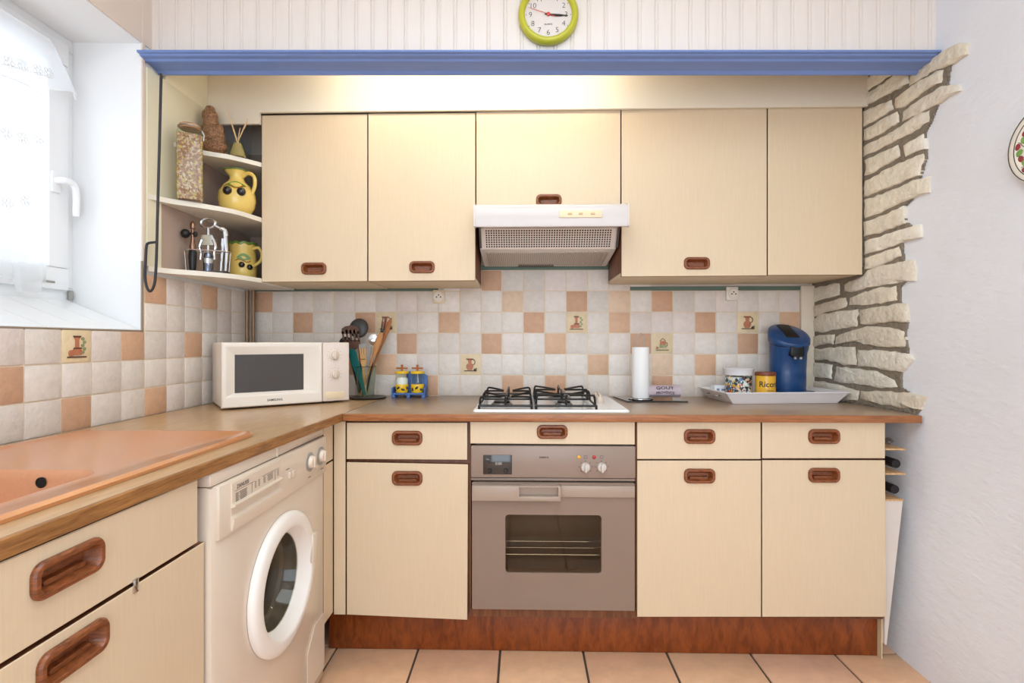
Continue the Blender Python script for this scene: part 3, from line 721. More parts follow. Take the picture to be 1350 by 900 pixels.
# ================================================================== BASE CABINETS
f = mapY(YF)
def px(u, v): p = onY(u, v, YF); return (p.x, p.z)
def base_cab(label, x0, x1, dq, oq, hd_, hdo):
    t = thing('base_cabinet', label, 'cabinet', ((x0 + x1) / 2, 2.15, 0), 0, 'cream base cabinets under the hob worktop')
    mb = MB(); mb.box(x0, x1, YF + .0185, 2.45, .152, ZU - .002, .001); part('body', mb, M_carc, t)
    front(t, 'drawer', f, dq, hd_); front(t, 'door', f, oq, hdo); return t
base_cab('cream base cabinet with a sagging door between the corner post and the oven', -.652, -.197, [px(457, 605), px(616, 606), px(616, 557), px(457, 557)], [px(457, 810), px(616, 817), px(617, 612), px(457, 609)], px(537, 577), px(537, 630))
base_cab('cream base cabinet with drawer and door, directly beside the oven and below the paper roll', .4115, .862, [px(840, 605), px(1003, 605), px(1003, 556.5), px(840, 556.5)], [px(840, 813), px(1003.5, 813), px(1003.5, 607), px(840, 607)], px(922, 575), px(922, 627))
base_cab('cream base cabinet with drawer and door, below the tray and beside the wine rack', .863, 1.306, [px(1005, 604), px(1167, 604), px(1167, 556), px(1005, 556)], [px(1005, 813), px(1169, 813), px(1167, 606.5), px(1005, 606.5)], px(1086, 575), px(1086, 626))
oh = thing('oven_housing', 'brown wooden oven housing with a shallow cream panel above the oven', 'cabinet', (.107, 2.15, 0))
mb = MB(); mb.box(-.1965, -.1925, YF + .004, 2.45, .152, ZU - .002); mb.box(.4087, .4107, YF + .004, 2.45, .152, ZU - .002); mb.box(-.1925, .4087, YF + .02, 2.45, .152, .168); mb.box(-.1925, .4087, 2.43, 2.45, .168, ZU - .002); mb.box(-.1925, .4087, YF + .02, 2.43, .79, .80); mb.box(-.1925, .4087, YF + .006, YF + .02, .152, .181)
part('body', mb, M_carc, oh); front(oh, 'drawer_front', f, [px(620, 584.5), px(837, 586), px(837, 556), px(620, 556)], px(728, 569), hh=.05)
# ================================================================== OVEN
ov = thing('oven', 'taupe built-in electric oven with a smoked glass window', 'oven', (.107, 2.1, .169))
def oz(v): return onY(621, v, YF).z
OX0, OX1 = px(621, 700)[0], px(837.5, 700)[0]
mb = MB(); mb.box(OX0 + .01, OX1 - .01, YF + .02, YF + .04, .171, .787); 
bx0, bx1, bz0, bz1 = px(666, 754)[0], px(793, 754)[0], oz(754), oz(677)
mb = MB(); mb.box(OX0 + .012, OX1 - .012, 2.36, 2.40, .171, .787); mb.box(OX0 + .012, OX0 + .05, YF + .035, 2.36, .171, .787); mb.box(OX1 - .05, OX1 - .012, YF + .035, 2.36, .171, .787); mb.box(OX0 + .05, OX1 - .05, YF + .035, 2.36, .171, .24); mb.box(OX0 + .05, OX1 - .05, YF + .035, 2.36, .62, .787)
part('oven_body', mb, mat('oven_cavity_enamel', (196, 182, 166), .35), ov)
mb = MB(); mb.box(OX0, OX1, YF - .004, YF + .034, oz(629), oz(587), .004); pn = part('control_panel', mb, M_ovenp, ov)
mb = MB(); mb.box(OX0, OX1, YF + .004, YF + .034, oz(633.5), oz(630), .002); part('vent_strip', mb, M_ovenp, ov)
# door: sheet with a rounded window
mb = MB(); dz0, dz1 = oz(802), oz(635); cxw, czw = (bx0 + bx1) / 2, (bz0 + bz1) / 2
def dl(w, h, r, d, c=(cxw, czw)): return [Vector((c[0] + x, YF - d, c[1] + y)) for x, y in rrect(w, h, r, 6)]
dcx, dcz = (OX0 + OX1) / 2 + .0005, (dz0 + dz1) / 2; dw, dh = OX1 - OX0 - .006, dz1 - dz0
ww, wh = bx1 - bx0, bz1 - bz0
mb.loops([dl(dw, dh, .004, -.03, (dcx, dcz)), dl(dw, dh, .004, .004, (dcx, dcz)), dl(dw - .004, dh - .004, .003, .006, (dcx, dcz)), dl(ww, wh, .014, .006), dl(ww - .004, wh - .004, .013, .002), dl(ww - .004, wh - .004, .013, -.03), dl(dw, dh, .004, -.03, (dcx, dcz))])
bmesh.ops.remove_doubles(mb.bm, verts=mb.bm.verts[:], dist=1e-6)
od = part('door', mb, M_oven, ov)
mb = MB(); mb.loops([dl(ww - .004, wh - .004, .013, .0015), dl(ww - .004, wh - .004, .013, -.003)], True, True, True); part('window_glass', mb, M_ovglass, od)
mb = MB(); hx0, hx1, hx2 = px(623, 640)[0], px(739, 640)[0], px(836, 640)[0]; hz0, hz1 = oz(657), oz(637)
mb.box(hx1 + .001, hx2, YF - .014, YF - .006, oz(653), oz(638), .002); 
hs0, hs1 = px(685, 640)[0], px(735, 640)[0]
mb.box(hx0, hs0, YF - .030, YF - .006, hz0, hz1, .004); mb.box(hs1, hx1, YF - .03, YF - .006, hz0, hz1, .003); mb.box(hs0 - .004, hs1 + .004, YF - .03, YF - .012, hz0, hz0 + .018, .004); mb.box(hs0 - .004, hs1 + .004, YF - .03, YF - .016, hz1 - .006, hz1, .0025); mb.box(hs0, hs1, YF - .009, YF - .006, hz0, hz1)
part('handle', mb, M_ovenh, od)
zr = .362; ork = MB()
for yy, rr in ((1.921, .0024), (1.985, .0016), (2.048, .0024)): ork.tube([(OX0 + .053, yy, zr), (OX1 - .053, yy, zr)], rr, 8)
for xx in (OX0 + .054, OX1 - .054): ork.tube([(xx, 1.921, zr), (xx, 2.34, zr)], .0024, 8)
part('wire_rack', ork, M_chrome, ov)
mb = MB(); a0, a1, c0, c1 = px(637, 600)[0], px(675, 600)[0], oz(624.5), oz(599)
mb.box(a0, a1, YF - .0055, YF - .003, c0, c1, .001); dsp = part('timer_display', mb, mat('timer_glass', (52, 48, 46), .12, coat=.5), pn)
mb = MB(); fp = lambda ox, oz_: (lambda x, y: Vector((ox + x, YF - .0062, oz_ + y)))
mb.text('0:00', .014, fp((a0 + a1) / 2 + .004, (c0 + c1) / 2 + .004))
part('timer_lettering', mb, mat('timer_print', (170, 166, 160), .6), dsp)
mb = MB()
for k in range(1): mb.box(a0 + .012 + k * .05, a0 + .022 + k * .05, YF - .0062, YF - .0058, c1 - .016, c1 - .0148)
part('timer_marking', mb, bpy.data.materials['timer_print'], dsp)
for ax in (a0 + .024, a1 - .022):
    mb = MB(); mb.lathe([(.008, 0), (.008, .006), (.006, .008)], seg=18, M=Matrix.Translation((ax, YF - .0055, c0 + .014)) @ Matrix.Rotation(PI / 2, 4, 'X')); part('timer_knob', mb, M_black, dsp)
mb = MB(); mb.text('SIEMENS', .0085, lambda x, y: Vector((px(717, 602)[0] + x * 1.1, YF - .0044, oz(602) + y))); part('brand_lettering', mb, M_ink, pn)
mb = MB()
for ux in (772, 793):
    for k in range(7):
        a = math.radians(-40 + k * 44); c = px(ux, 615); mb.box(c[0] + .024 * math.cos(a) - .0015, c[0] + .024 * math.cos(a) + .0015, YF - .0044, YF - .004, c[1] + .022 * math.sin(a) - .0012, c[1] + .022 * math.sin(a) + .0012)
for ux in (772, 793):
    c = px(ux, 602)
    for dx, dz, w, h in ((0, .005, .01, .001), (0, -.005, .01, .001), (-.005, 0, .001, .01), (.005, 0, .001, .01)): mb.box(c[0] + dx - w / 2, c[0] + dx + w / 2, YF - .0044, YF - .004, c[1] + dz - h / 2, c[1] + dz + h / 2)
part('dial_marking', mb, M_ink, pn)
for ux, nm, col in ((763, 'amber_lamp', (240, 170, 40)), (783, 'red_lamp', (176, 24, 28))):
    c = px(ux, 602); mb = MB(); mb.lathe([(.0065, 0), (.0065, .002), (.005, .004), (.002, .005)], seg=18, M=Matrix.Translation((c[0], YF - .004, c[1])) @ Matrix.Rotation(PI / 2, 4, 'X')); part(nm, mb, mat(nm, col, .25, coat=.4), pn)
for ux in (771.5, 793):
    c = px(ux, 615); mb = MB(); Mk = Matrix.Translation((c[0], YF - .004, c[1])) @ Matrix.Rotation(PI / 2, 4, 'X')
    mb.lathe([(.0165, 0), (.0165, .008), (.015, .012), (.012, .013)], seg=28, M=Mk); mb.box(c[0] - .004, c[0] + .004, YF - .03, YF - .012, c[1] - .0155, c[1] + .0155, .002); part('knob', mb, mat('silver_knob', (205, 196, 188), .3), pn)
# plinth
mb = MB(); mb.box(-.735, 1.3065, 1.92, 1.935, .001, .1515, .001); mb.box(-.735, -.72, 1.935, 2.2, .001, .1515)
solo('plinth_board', mb, M_kick, 'dark oak plinth board along the floor under the base cabinets', 'plinth')
# ================================================================== WINE RACK
wr = thing('wine_rack', 'narrow open rack with pine shelves in the gap beside the end cabinet', 'wine rack', (1.36, 2.1, 0))
mb = MB(); mb.box(1.3075, 1.3115, 1.90, 2.42, .001, .868); part('side_panel', mb, M_under, wr)
for zz in (.772, .683, .588):
    mb = MB(); mb.box(1.3115, 1.3115 + (.073 if zz > .6 else .066), 1.885, 2.4, zz - .006, zz, .001); part('shelf', mb, wood('pine_shelf', (196, 150, 100), (226, 186, 138), 10, (8, 1, 1), .5), wr)
mb = MB(); mb.prism([(1.3115, .06), (1.318, .06), (1.3765, .585), (1.3115, .585)], lambda a, z: Vector((a, 1.888, z)), lambda a, z: Vector((a, 1.90, z))); part('lower_panel', mb, mat('white_board', (218, 206, 196), .5), wr)
mb = MB(); mb.box(1.3115, 1.382, 2.40, 2.415, .1, .868); part('back_panel', mb, M_carc, wr)
def bottle(x, z, y, label, tilt=0):
    t = thing('wine_bottle', label, 'bottle', (x, y, z))
    Mk = Matrix.Translation((x, y, z)) @ Matrix.Rotation(-PI / 2, 4, 'X')
    mb = MB(); mb.lathe([(.0135, .0), (.0145, .004), (.0145, .02), (.013, .024), (.0135, .09), (.02, .115), (.0335, .145), (.0345, .16), (.0345, .29), (.03, .3)], seg=28, M=Mk); part('bottle_glass', mb, mat('dark_bottle_glass', (18, 22, 18), .1, coat=.5), t, ang=50)
    mb = MB(); mb.lathe([(.0155, -.004), (.0165, -.001), (.0165, .05), (.0152, .056)], seg=24, M=Mk); part('capsule', mb, mat('black_foil_capsule', (26, 24, 28), .35), t)
bottle(1.3475, .7185, 1.885, 'dark wine bottle lying on the middle pine shelf of the rack')
bottle(1.3475, .6235, 1.892, 'dark wine bottle lying in the lowest space of the rack')
mb = MB()
for k in range(5):
    mb.ell((1.336 + .006 * math.sin(k * 2.1), 1.90 + k * .014, .793 + .006 * math.cos(k * 1.7)), (.012, .012, .012), 10, 7, Matrix.Rotation(k, 4, 'X'))
mb.disp(.006, 70); solo('plastic_wrapper', mb, glass('cellophane', (235, 232, 228), .08, 1.6), 'crumpled clear wrapper lying on the topmost rack shelf', 'wrapper', ang=20)
# ================================================================== WALL CABINETS
YU = 2.13; fu = mapY(YU)
def pu(u, v): p = onY(u, v, YU); return (p.x, p.z)
def wall_cab(label, uL, uR, vt, vb, hpos, x0=None, x1=None, under=True, pullh=.05):
    q = [pu(uL, vb[0]), pu(uR, vb[1]), pu(uR, vt[1]), pu(uL, vt[0])]
    x0 = q[0][0] + .0008 if x0 is None else x0; x1 = q[1][0] - .0008 if x1 is None else x1; zb_ = max(q[0][1], q[1][1]) + .001; zt = min(q[2][1], q[3][1]) - .006
    t = thing('wall_mounted_cabinet', label, 'cabinet', ((x0 + x1) / 2, 2.3, zb_), 0, 'cream wall cabinets above the worktop')
    mb = MB(); mb.box(x0, x1, YU + .0185, 2.462, zb_ + .015, zt, .001); part('body', mb, M_carc, t)
    mb = MB(); mb.box(x0, x1, YU + .0185, 2.462, zb_, zb_ + .015, .0008); part('bottom_panel', mb, M_under, t)
    front(t, 'door', fu, q, hpos, hw=.106, hh=.050); return t
wall_cab('cream wall cabinet with one door, beside the open corner shelves', 345, 484, (152, 150), (371.5, 370.5), pu(414, 354))
wall_cab('cream wall cabinet with one door, between the corner cabinet and the hood', 485.5, 626.5, (149.5, 148.5), (370.5, 369.5), pu(556.5, 352), x1=pu(632, 300)[0] - .02)
wall_cab('short cream wall cabinet directly above the cooker hood', 628, 818, (147.5, 144), (271, 270), pu(723.5, 264.2))
wall_cab('wide cream wall cabinet beside the hood with a wooden pull near its lower edge', 819.5, 1011, (143.5, 141.5), (364.5, 363), pu(918.5, 347))
wall_cab('plain cream wall cabinet without a pull, against the stone wall', 1012.5, 1137, (141.5, 140.5), (362.5, 362), None)
# ================================================================== COOKER HOOD
ho = thing('cooker_hood', 'white cooker hood with a perforated grille below the short cabinet', 'cooker hood', (.107, 2.2, 1.5))
HX_0, HX_1 = -.190, .399
mb = MB()
body = [(2.46, 1.705), (2.15, 1.705), (2.13, 1.70), (2.145, 1.635), (2.2, 1.556), (2.215, 1.552), (2.46, 1.520)]
mb.prism(body, lambda a, z: Vector((HX_0 + .004, a, z)), lambda a, z: Vector((HX_1 - .004, a, z))); part('hood_body', mb, mat('hood_white', (226, 218, 210), .4), ho)
vz = [(1.99, 1.692), (1.982, 1.686), (1.977, 1.672), (1.977, 1.612), (1.98, 1.604), (1.988, 1.603), (2.124, 1.637), (2.124, 1.700), (2.0, 1.695)]
mb = MB(); M_hood = mat('hood_visor_white', (208, 200, 196), .28, coat=.2)
mb.prism(vz, lambda a, z: Vector((HX_0, a, z)), lambda a, z: Vector((HX_1 + .006, a, z))); visor = part('visor', mb, M_hood, ho, ang=40)
for xx in (HX_0, HX_1 + .006):
    mb = MB(); s_ = 1 if xx < 0 else -1
    mb.prism([(a, z) for a, z in ((1.978, 1.69), (1.974, 1.68), (1.974, 1.605), (1.985, 1.600), (2.125, 1.635), (2.125, 1.703), (2.0, 1.698))], lambda a, z: Vector((xx - .002 * s_, a, z)), lambda a, z: Vector((xx + .004 * s_, a, z))); part('end_cap', mb, M_hood, visor)
mb = MB(); g0, g1 = onY(737, 287, 1.976), onY(794, 277, 1.976); mb.box(g0.x, g1.x, 1.9725, 1.978, g0.z, g1.z, .002, 3); st_ = part('control_strip', mb, M_cream, ho, label='cream control strip')
mb = MB()
M_sw = mat('tan_switch', (206, 178, 136), .4)
for k, xx in enumerate((.25, .5, .78)):
    mb = MB(); mb.box(g0.x + (g1.x - g0.x) * xx - .008, g0.x + (g1.x - g0.x) * xx + .008, 1.969, 1.973, g0.z + .011, g0.z + .018, .001); part('slide_switch', mb, M_sw, st_)

# perforated plate (flat black squares on its face give the holes their shade)
pa, pb = Vector((0, 2.142, 1.636)), Vector((0, 2.199, 1.556)); dn_ = (pb - pa).normalized(); nr = Vector((0, dn_.z, -dn_.y)); nr = nr if nr.y < 0 else -nr
mb = MB(); L_ = (pb - pa).length
def pg(x, s_, d): p = pa + dn_ * s_ + nr * d; return Vector((x, p.y, p.z))
mb.loops([[pg(HX_0 + .012, .002, 0), pg(HX_1 - .012, .002, 0), pg(HX_1 - .012, L_ - .002, 0), pg(HX_0 + .012, L_ - .002, 0)], [pg(HX_0 + .012, .002, .004), pg(HX_1 - .012, .002, .004), pg(HX_1 - .012, L_ - .002, .004), pg(HX_0 + .012, L_ - .002, .004)]], True, True, True)
gp = part('grille_plate', mb, mat('grille_white', (228, 216, 206), .4), ho)
mb = MB()
for i in range(50):
    for j in range(8):
        x = HX_0 + .034 + i * (HX_1 - HX_0 - .068) / 49; s_ = .012 + j * (L_ - .026) / 7; h_ = .0032
        mb.poly([pg(x - h_, s_ - h_, .0043), pg(x + h_, s_ - h_, .0043), pg(x + h_, s_ + h_, .0043), pg(x - h_, s_ + h_, .0043)])
part('grille_slots', mb, M_dark, gp, kind='stuff')
mb = MB()
for i in range(62):
    x = HX_0 + .03 + i * (HX_1 - HX_0 - .06) / 61
    mb.mbox(Matrix.Translation((x, 2.335, 1.5345)) @ Matrix.Rotation(math.radians(-7.5), 4, 'X'), .0045, .21, .006)
part('filter_slats', mb, mat('filter_grey', (196, 184, 172), .5), ho)
mb = MB(); mb.mbox(Matrix.Translation((.06, 2.435, 1.5215)) @ Matrix.Rotation(math.radians(-7), 4, 'X'), .17, .03, .008, .002); part('filter_catch', mb, mat('catch_grey', (96, 84, 78), .5), ho)
for xx in (HX_0 + .008, HX_1 - .002):
    mb = MB(); mb.prism([(2.15, 1.635), (2.2, 1.56), (2.215, 1.56), (2.215, 1.635)], lambda a, z: Vector((xx - .004, a - .02, z)), lambda a, z: Vector((xx + .004, a - .02, z))); part('side_bracket', mb, mat('bracket_grey', (92, 84, 78), .5), ho)
# ================================================================== CORNER SHELVES
cs = thing('corner_shelf', 'cream open corner shelves with rounded fronts beside the wall cabinets', 'shelf', (-1.22, 2.2, 1.4))
mb = MB(); mb.box(XL + .002, XL + .012, 1.767, 2.11, 1.425, 2.122, .001); mb.box(XL + .002, XL + .012, 1.86, 2.11, 2.122, 2.54, .001); mb.box(XL + .002, XL + .010, 2.11, 2.455, 1.425, 2.06, .001); cs_side = part('side_panel', mb, mat('cream_side_panel', (226, 218, 190), .55, var=.02, vs=6), cs)
cxr = pu(345, 300)[0] - .0015
M_shelf = mat('cream_shelf', (230, 222, 208), .45)
M_sback = mat('grey_brown_back', (176, 154, 140), .7, var=.06, vs=14, st=(5, 1, .6))
def shelf(zt, pts):
    mb = MB(); c = [Vector((x, y, 0)) for x, y in pts]; sp = spline(c, 8)
    out = [(p.x, p.y) for p in sp] + [(cxr, 2.44), (XL + .0125, 2.44)]
    mb.prism(out, lambda x, y: Vector((x, y, zt - .018)), lambda x, y: Vector((x, y, zt)))
    part('shelf', mb, M_shelf, cs, ang=30)
LX = XL + .0125
S3 = [(LX, 1.77), (-1.285, 1.835), (-1.20, 1.915), (-1.135, 2.0), (cxr, 2.125)]
mb = MB(); mb.box(XL + .009, XL + .0135, 1.835, 2.44, 1.4255, 1.6615); mb.box(XL + .009, XL + .0135, 2.0, 2.44, 1.681, 1.8935); part('inner_lining', mb, M_sback, cs)
shelf(1.425, S3)
shelf(1.68, S3)
shelf(1.912, [(LX, 1.90), (-1.26, 1.985), (-1.18, 2.04), (cxr, 2.128)])
mb = MB(); mb.box(LX, cxr, 2.442, 2.458, 1.44, 2.06); part('back_panel', mb, M_sback, cs)
# pipes in the corner
M_pipe = mat('painted_copper_pipe', (150, 118, 88), .35, metal=.3, var=.15, vs=20)
for k, (uu, lab) in enumerate(((325.5, 'painted heating pipe in the tiled corner, nearer the window wall'), (334, 'painted heating pipe in the tiled corner, nearer the utensils'))):
    p = onY(uu, 410, 2.428); mb = MB(); mb.tube([(p.x, 2.428, .8985), (p.x, 2.428, 1.4055)], .011 if k == 0 else .008, 14); solo('pipe', mb, M_pipe, lab, 'pipe')
# ------------------------------------------------------------------ things on the shelves
ZS1, ZS2, ZS3 = 1.9122, 1.6802, 1.4252
def gl_mat(): return M_gglass
t = thing('storage_jar', 'tall square glass jar filled with dried petals on the middle corner shelf', 'jar', (-1.252, 1.895, ZS2), math.radians(33))
def sq(w, z, r=.008): return [Vector((x, y, z)) for x, y in rrect(w, w, r, 4)]
mb = MB(); mb.loops([sq(.078, 0), sq(.084, .004), sq(.084, .25), sq(.078, .262), sq(.05, .27, .02), sq(.05, .276, .02)], True, True, False); part('jar_glass', mb, M_gglass, t, local=True)
mb = MB(); mb.lathe([(.034, .274), (.037, .277), (.037, .284), (.034, .291), (.02, .297), (.004, .298)], (0, 0, 0), 28); part('lid', mb, mat('amber_glass_lid', (170, 130, 96), .2, coat=.4), t, local=True)
mb = MB(); mb.tube([(.039 * math.cos(a * PI / 12), .039 * math.sin(a * PI / 12), .281) for a in range(24)], .0016, 6, True); mb.tube([(.038, 0, .281), (.046, 0, .262), (.044, 0, .24)], .0016, 6); part('wire_clip', mb, M_steel, t, local=True)
mb = MB(); pal = [(190, 142, 124), (212, 176, 154), (208, 164, 92), (214, 184, 116), (168, 122, 100), (218, 194, 172), (200, 156, 80)]
for k in range(2200):
    side = random.randrange(4); a = random.uniform(-.037, .037); b = .0385 - random.random() * .004
    x, y = ((a, b), (a, -b), (b, a), (-b, a))[side]; z = random.uniform(.008, .246)
    n0 = len(mb.bm.faces); o = MB(); o.box(-.0042, .0042, -.001, .001, -.003, .003, 0)
    mb.add(o, Matrix.Translation((x, y, z)) @ Matrix.Rotation(PI / 2 * (side // 2) + random.uniform(-.5, .5), 4, 'Z') @ Matrix.Rotation(random.uniform(-1.5, 1.5), 4, 'Y') @ Matrix.Rotation(random.uniform(-.5, .5), 4, 'X'))
    mb.bm.faces.ensure_lookup_table()
    lay = 0 if side in (0, 1) else 1
    mb.tint(mb.bm.faces[n0:], lin(random.choice(pal[:2] + pal[3:6] if lay == 0 else pal[2:4] + pal[6:])))
mb.box(-.036, .036, -.036, .036, .006, .248); mb.bm.faces.ensure_lookup_table(); mb.tint(mb.bm.faces[-6:], lin((170, 120, 90)))
part('petals', mb, mat('dried_petals', (200, 150, 110), .8, tint=True), t, local=True, kind='stuff')
# seated figurine
mb = MB(); c = Vector((-1.262, 2.05, ZS1 + .006))
for dx, dy, dz, rx, ry, rz in ((0.008, 0, .03, .05, .04, .032), (.006, 0, .075, .043, .036, .05), (-.004, 0, .12, .03, .03, .035), (-.008, -.002, .155, .029, .029, .032), (-.008, 0, .184, .018, .018, .014), (.03, -.022, .045, .024, .018, .018), (-.02, -.024, .05, .02, .016, .018), (.036, -.006, .09, .014, .016, .03), (-.034, -.004, .09, .012, .015, .03)):
    mb.ell(c + Vector((dx, dy, dz)), (rx, ry, rz), 20, 14)
fig = solo('figurine', mb, mat('bronze_glitter', (98, 58, 40), .3, rgb2=(186, 142, 104), vs=240, bump=.8, bs=150, metal=.2, detail=2), 'brown glittery seated figurine on the highest corner shelf', 'figurine')
r_ = fig.modifiers.new('r', 'REMESH'); r_.mode = 'VOXEL'; r_.voxel_size = .0035; r_.use_smooth_shade = True
# reed diffuser
c = Vector((-1.172, 2.075, ZS1)); t = thing('reed_diffuser', 'small glass reed diffuser with wooden sticks on the highest corner shelf', 'diffuser', c)
mb = MB(); mb.lathe([(.03, 0), (.034, .003), (.033, .012), (.018, .062), (.0125, .072), (.0125, .08), (.015, .083)], c, 28, cap1=False); part('bottle', mb, M_glass, t, ang=50)
mb = MB(); mb.lathe([(.029, .003), (.031, .006), (.030, .012), (.0165, .058)], c, 28); part('oil', mb, mat('pale_oil', (226, 204, 140), .1, trans=.6), t)
for a, b, h in ((-.045, .0, .205), (-.030, .01, .155), (.045, -.01, .16), (.038, .012, .15), (.008, .01, .125)):
    mb = MB(); mb.tube([c + Vector((-a * .3, -b * .4, .008)), c + Vector((a * .15, b * .15, .08)), c + Vector((a, b * .4, h))], .0017, 6); part('reed', mb, mat('reed', (222, 190, 140), .7), t)
# yellow olive pitcher and mug
M_yel = mat('yellow_glaze', (226, 194, 104), .2, var=.12, vs=14, coat=.4, rgb2=None)
M_olive = mat('black_olive_glaze', (26, 20, 26), .12, coat=.5)
M_leaf = mat('green_leaf_glaze', (96, 134, 52), .25, var=.2, vs=60, coat=.3)
M_brush = mat('brown_brush', (168, 96, 36), .3)
def leafshape(fn, L, w, parent):
    mb = MB(); pts = [(-L / 2 + L * k / 8, w * math.sin(PI * k / 8)) for k in range(9)] + [(L / 2 - L * k / 8, -w * .6 * math.sin(PI * k / 8)) for k in range(1, 8)]
    mb.prism(pts, lambda x, y: fn(x, y, -.003), lambda x, y: fn(x, y, .003)); part('leaf', mb, M_leaf, parent)
c = Vector((-1.18, 2.085, ZS2)); t = thing('pitcher', 'round yellow pitcher with black olives painted in relief, middle corner shelf', 'pitcher', c)
mb = MB(); prof = [(.036, 0), (.05, .004), (.065, .03), (.071, .06), (.068, .088), (.052, .118), (.034, .134), (.027, .146), (.027, .158), (.034, .176), (.038, .182), (.035, .181), (.024, .16), (.022, .14)]
mb.lathe(prof, c, 40, cap1=True)
for v in mb.bm.verts:     # pouring lip
    d = v.co - c
    if d.z > .155 and d.x < -.01: v.co.x -= .012 * min(1, (d.z - .155) / .025)
bo_ = part('body', mb, M_yel, t, ang=60)
mb = MB(); mb.tube([Vector((v.x, v.y, v.z)) for v in [c + Vector(((.037 * math.cos(a * PI / 16)) - (.012 if math.cos(a * PI / 16) < -.3 else 0), .037 * math.sin(a * PI / 16), .182)) for a in range(32)]], .0028, 6, True); part('green_rim', mb, M_leaf, t)
mb = MB(); mb.tube(spline([c + Vector(p) for p in ((.026, -.004, .158), (.05, -.006, .17), (.075, -.008, .155), (.078, -.008, .12), (.066, -.006, .085))], 6), [.008] * 10 + [.007] * 15, 10); part('handle', mb, M_yel, t)
def surf(c, prof, ang, z):
    for (r0, z0), (r1, z1) in zip(prof, prof[1:]):
        if z0 <= z <= z1: r = r0 + (r1 - r0) * (z - z0) / max(1e-6, z1 - z0); break
    return c + Vector((r * math.cos(ang), r * math.sin(ang), z))
for a in (-118, -76):
    p = surf(c, prof, math.radians(a + 28), .082); mb = MB(); mb.ell(p, (.0175, .0165, .0175), 18, 12); part('olive', mb, M_olive, t)
def sf(c, prof, a0, z0): return lambda x, y, d: (lambda p, a: p + Vector((math.cos(a), math.sin(a), 0)) * d)(surf(c, prof, a0 + x / .06, z0 + y), a0 + x / .06)
leafshape(sf(c, prof, math.radians(-66), .110), .085, .017, t)
mb = MB(); mb.tube([surf(c, prof, math.radians(-112 + k * 9), .103 + .008 * math.sin(k * .9)) + Vector((0, -.001, 0)) for k in range(10)], .0022, 6); part('brushed_stem', mb, M_brush, t)
c = Vector((-1.222, 2.205, ZS3)); t = thing('mug', 'tall yellow mug with olives and a green rim on the lowest corner shelf', 'mug', c)
mprof = [(.048, 0), (.054, .006), (.056, .04), (.055, .09), (.052, .13), (.054, .16), (.051, .16), (.049, .13)]
mb = MB(); mb.lathe(mprof, c, 36); part('body', mb, M_yel, t, ang=60)
mb = MB(); mb.tube([c + Vector((.054 * math.cos(a * PI / 18), .054 * math.sin(a * PI / 18), .157 + .004 * math.sin(a * 1.7))) for a in range(36)], .005, 6, True); part('green_rim', mb, M_leaf, t)
mb = MB(); mb.tube(spline([c + Vector(p) for p in ((.05, -.01, .135), (.075, -.012, .14), (.09, -.012, .115), (.085, -.012, .085), (.052, -.01, .06))], 6), .0065, 10); part('handle', mb, M_yel, t)
for a in (-66, -34):
    p = surf(c, mprof, math.radians(a), .062 if a < -50 else .054); mb = MB(); mb.ell(p, (.0125, .0125, .0125), 16, 10); part('olive', mb, M_olive, t)
leafshape(sf(c, mprof, math.radians(-58), .092), .062, .019, t)
mb = MB(); mb.tube([surf(c, mprof, math.radians(-92 + k * 9), .08 + .006 * math.sin(k * .9)) + Vector((0, -.001, 0)) for k in range(8)], .002, 6); part('brushed_stem', mb, M_brush, t)
# corkscrew stand and its three tools
c = Vector((-1.226, 1.962, ZS3)); CR = Matrix.Translation(c) @ Matrix.Rotation(math.radians(24), 4, 'Z')
t = thing('corkscrew_stand', 'black and clear stand holding wine openers on the lowest corner shelf', 'stand', c, math.radians(24))
mb = MB(); mb.prism(rrect(.150, .046, .02, 6), lambda x, y: Vector((x, y, 0)), lambda x, y: Vector((x, y, .007))); part('base', mb, M_black, t, local=True)
mb = MB(); mb.tube([Vector((x, y, .085)) for x, y in rrect(.155, .052, .022, 6)], .0022, 8, True); part('rim_wire', mb, M_chrome, t, local=True)
for sx in (-.0775, .0775):
    mb = MB(); mb.tube([Vector((sx * .93, 0, .006)), Vector((sx, 0, .085))], .0025, 8); part('post', mb, M_chrome, t, local=True)
b = CR @ Vector((-.050, 0, .0072)); t = thing('bottle_stopper', 'wine tool with black grip and round black knob in the stand, beside the jar', 'wine tool', b)
mb = MB(); mb.lathe([(.010, 0), (.012, .01), (.0145, .05), (.0145, .07), (.011, .078)], b, 20); part('grip', mb, M_black, t)
mb = MB(); mb.lathe([(.009, .078), (.012, .09), (.006, .12), (.005, .16), (.009, .162), (.009, .18), (.004, .19)], b, 16); part('shaft', mb, mat('coppery_steel', (150, 116, 96), .25, metal=1), t)
mb = MB(); mb.ell(b + Vector((-.026, -.004, .142)), (.0165, .016, .018), 18, 12); mb.tube([b + Vector((-.012, 0, .142)), b + Vector((.012, 0, .14))], .006, 8); mb.ell(b + Vector((.011, 0, .14)), (.007, .008, .011), 12, 8); part('knob', mb, M_black, t)
b = CR @ Vector((.002, -.001, .0072)); t = thing('wing_corkscrew', 'shiny winged corkscrew standing in the middle of the opener stand', 'corkscrew', b)
mb = MB(); mb.lathe([(.017, 0), (.018, .03), (.0165, .034), (.0165, .055), (.013, .07)], b, 24); part('bell', mb, mat('blue_grey_steel', (120, 124, 140), .2, metal=1), t)
mb = MB(); mb.lathe([(.0185, .03), (.0195, .04), (.0195, .048), (.0165, .052)], b, 24, cap0=False, cap1=False); mb.prism([(-.024, .10), (.024, .10), (.030, .12), (.02, .14), (-.02, .14), (-.030, .12)], lambda x, z: b + Vector((x, -.008, z)), lambda x, z: b + Vector((x, .008, z)))
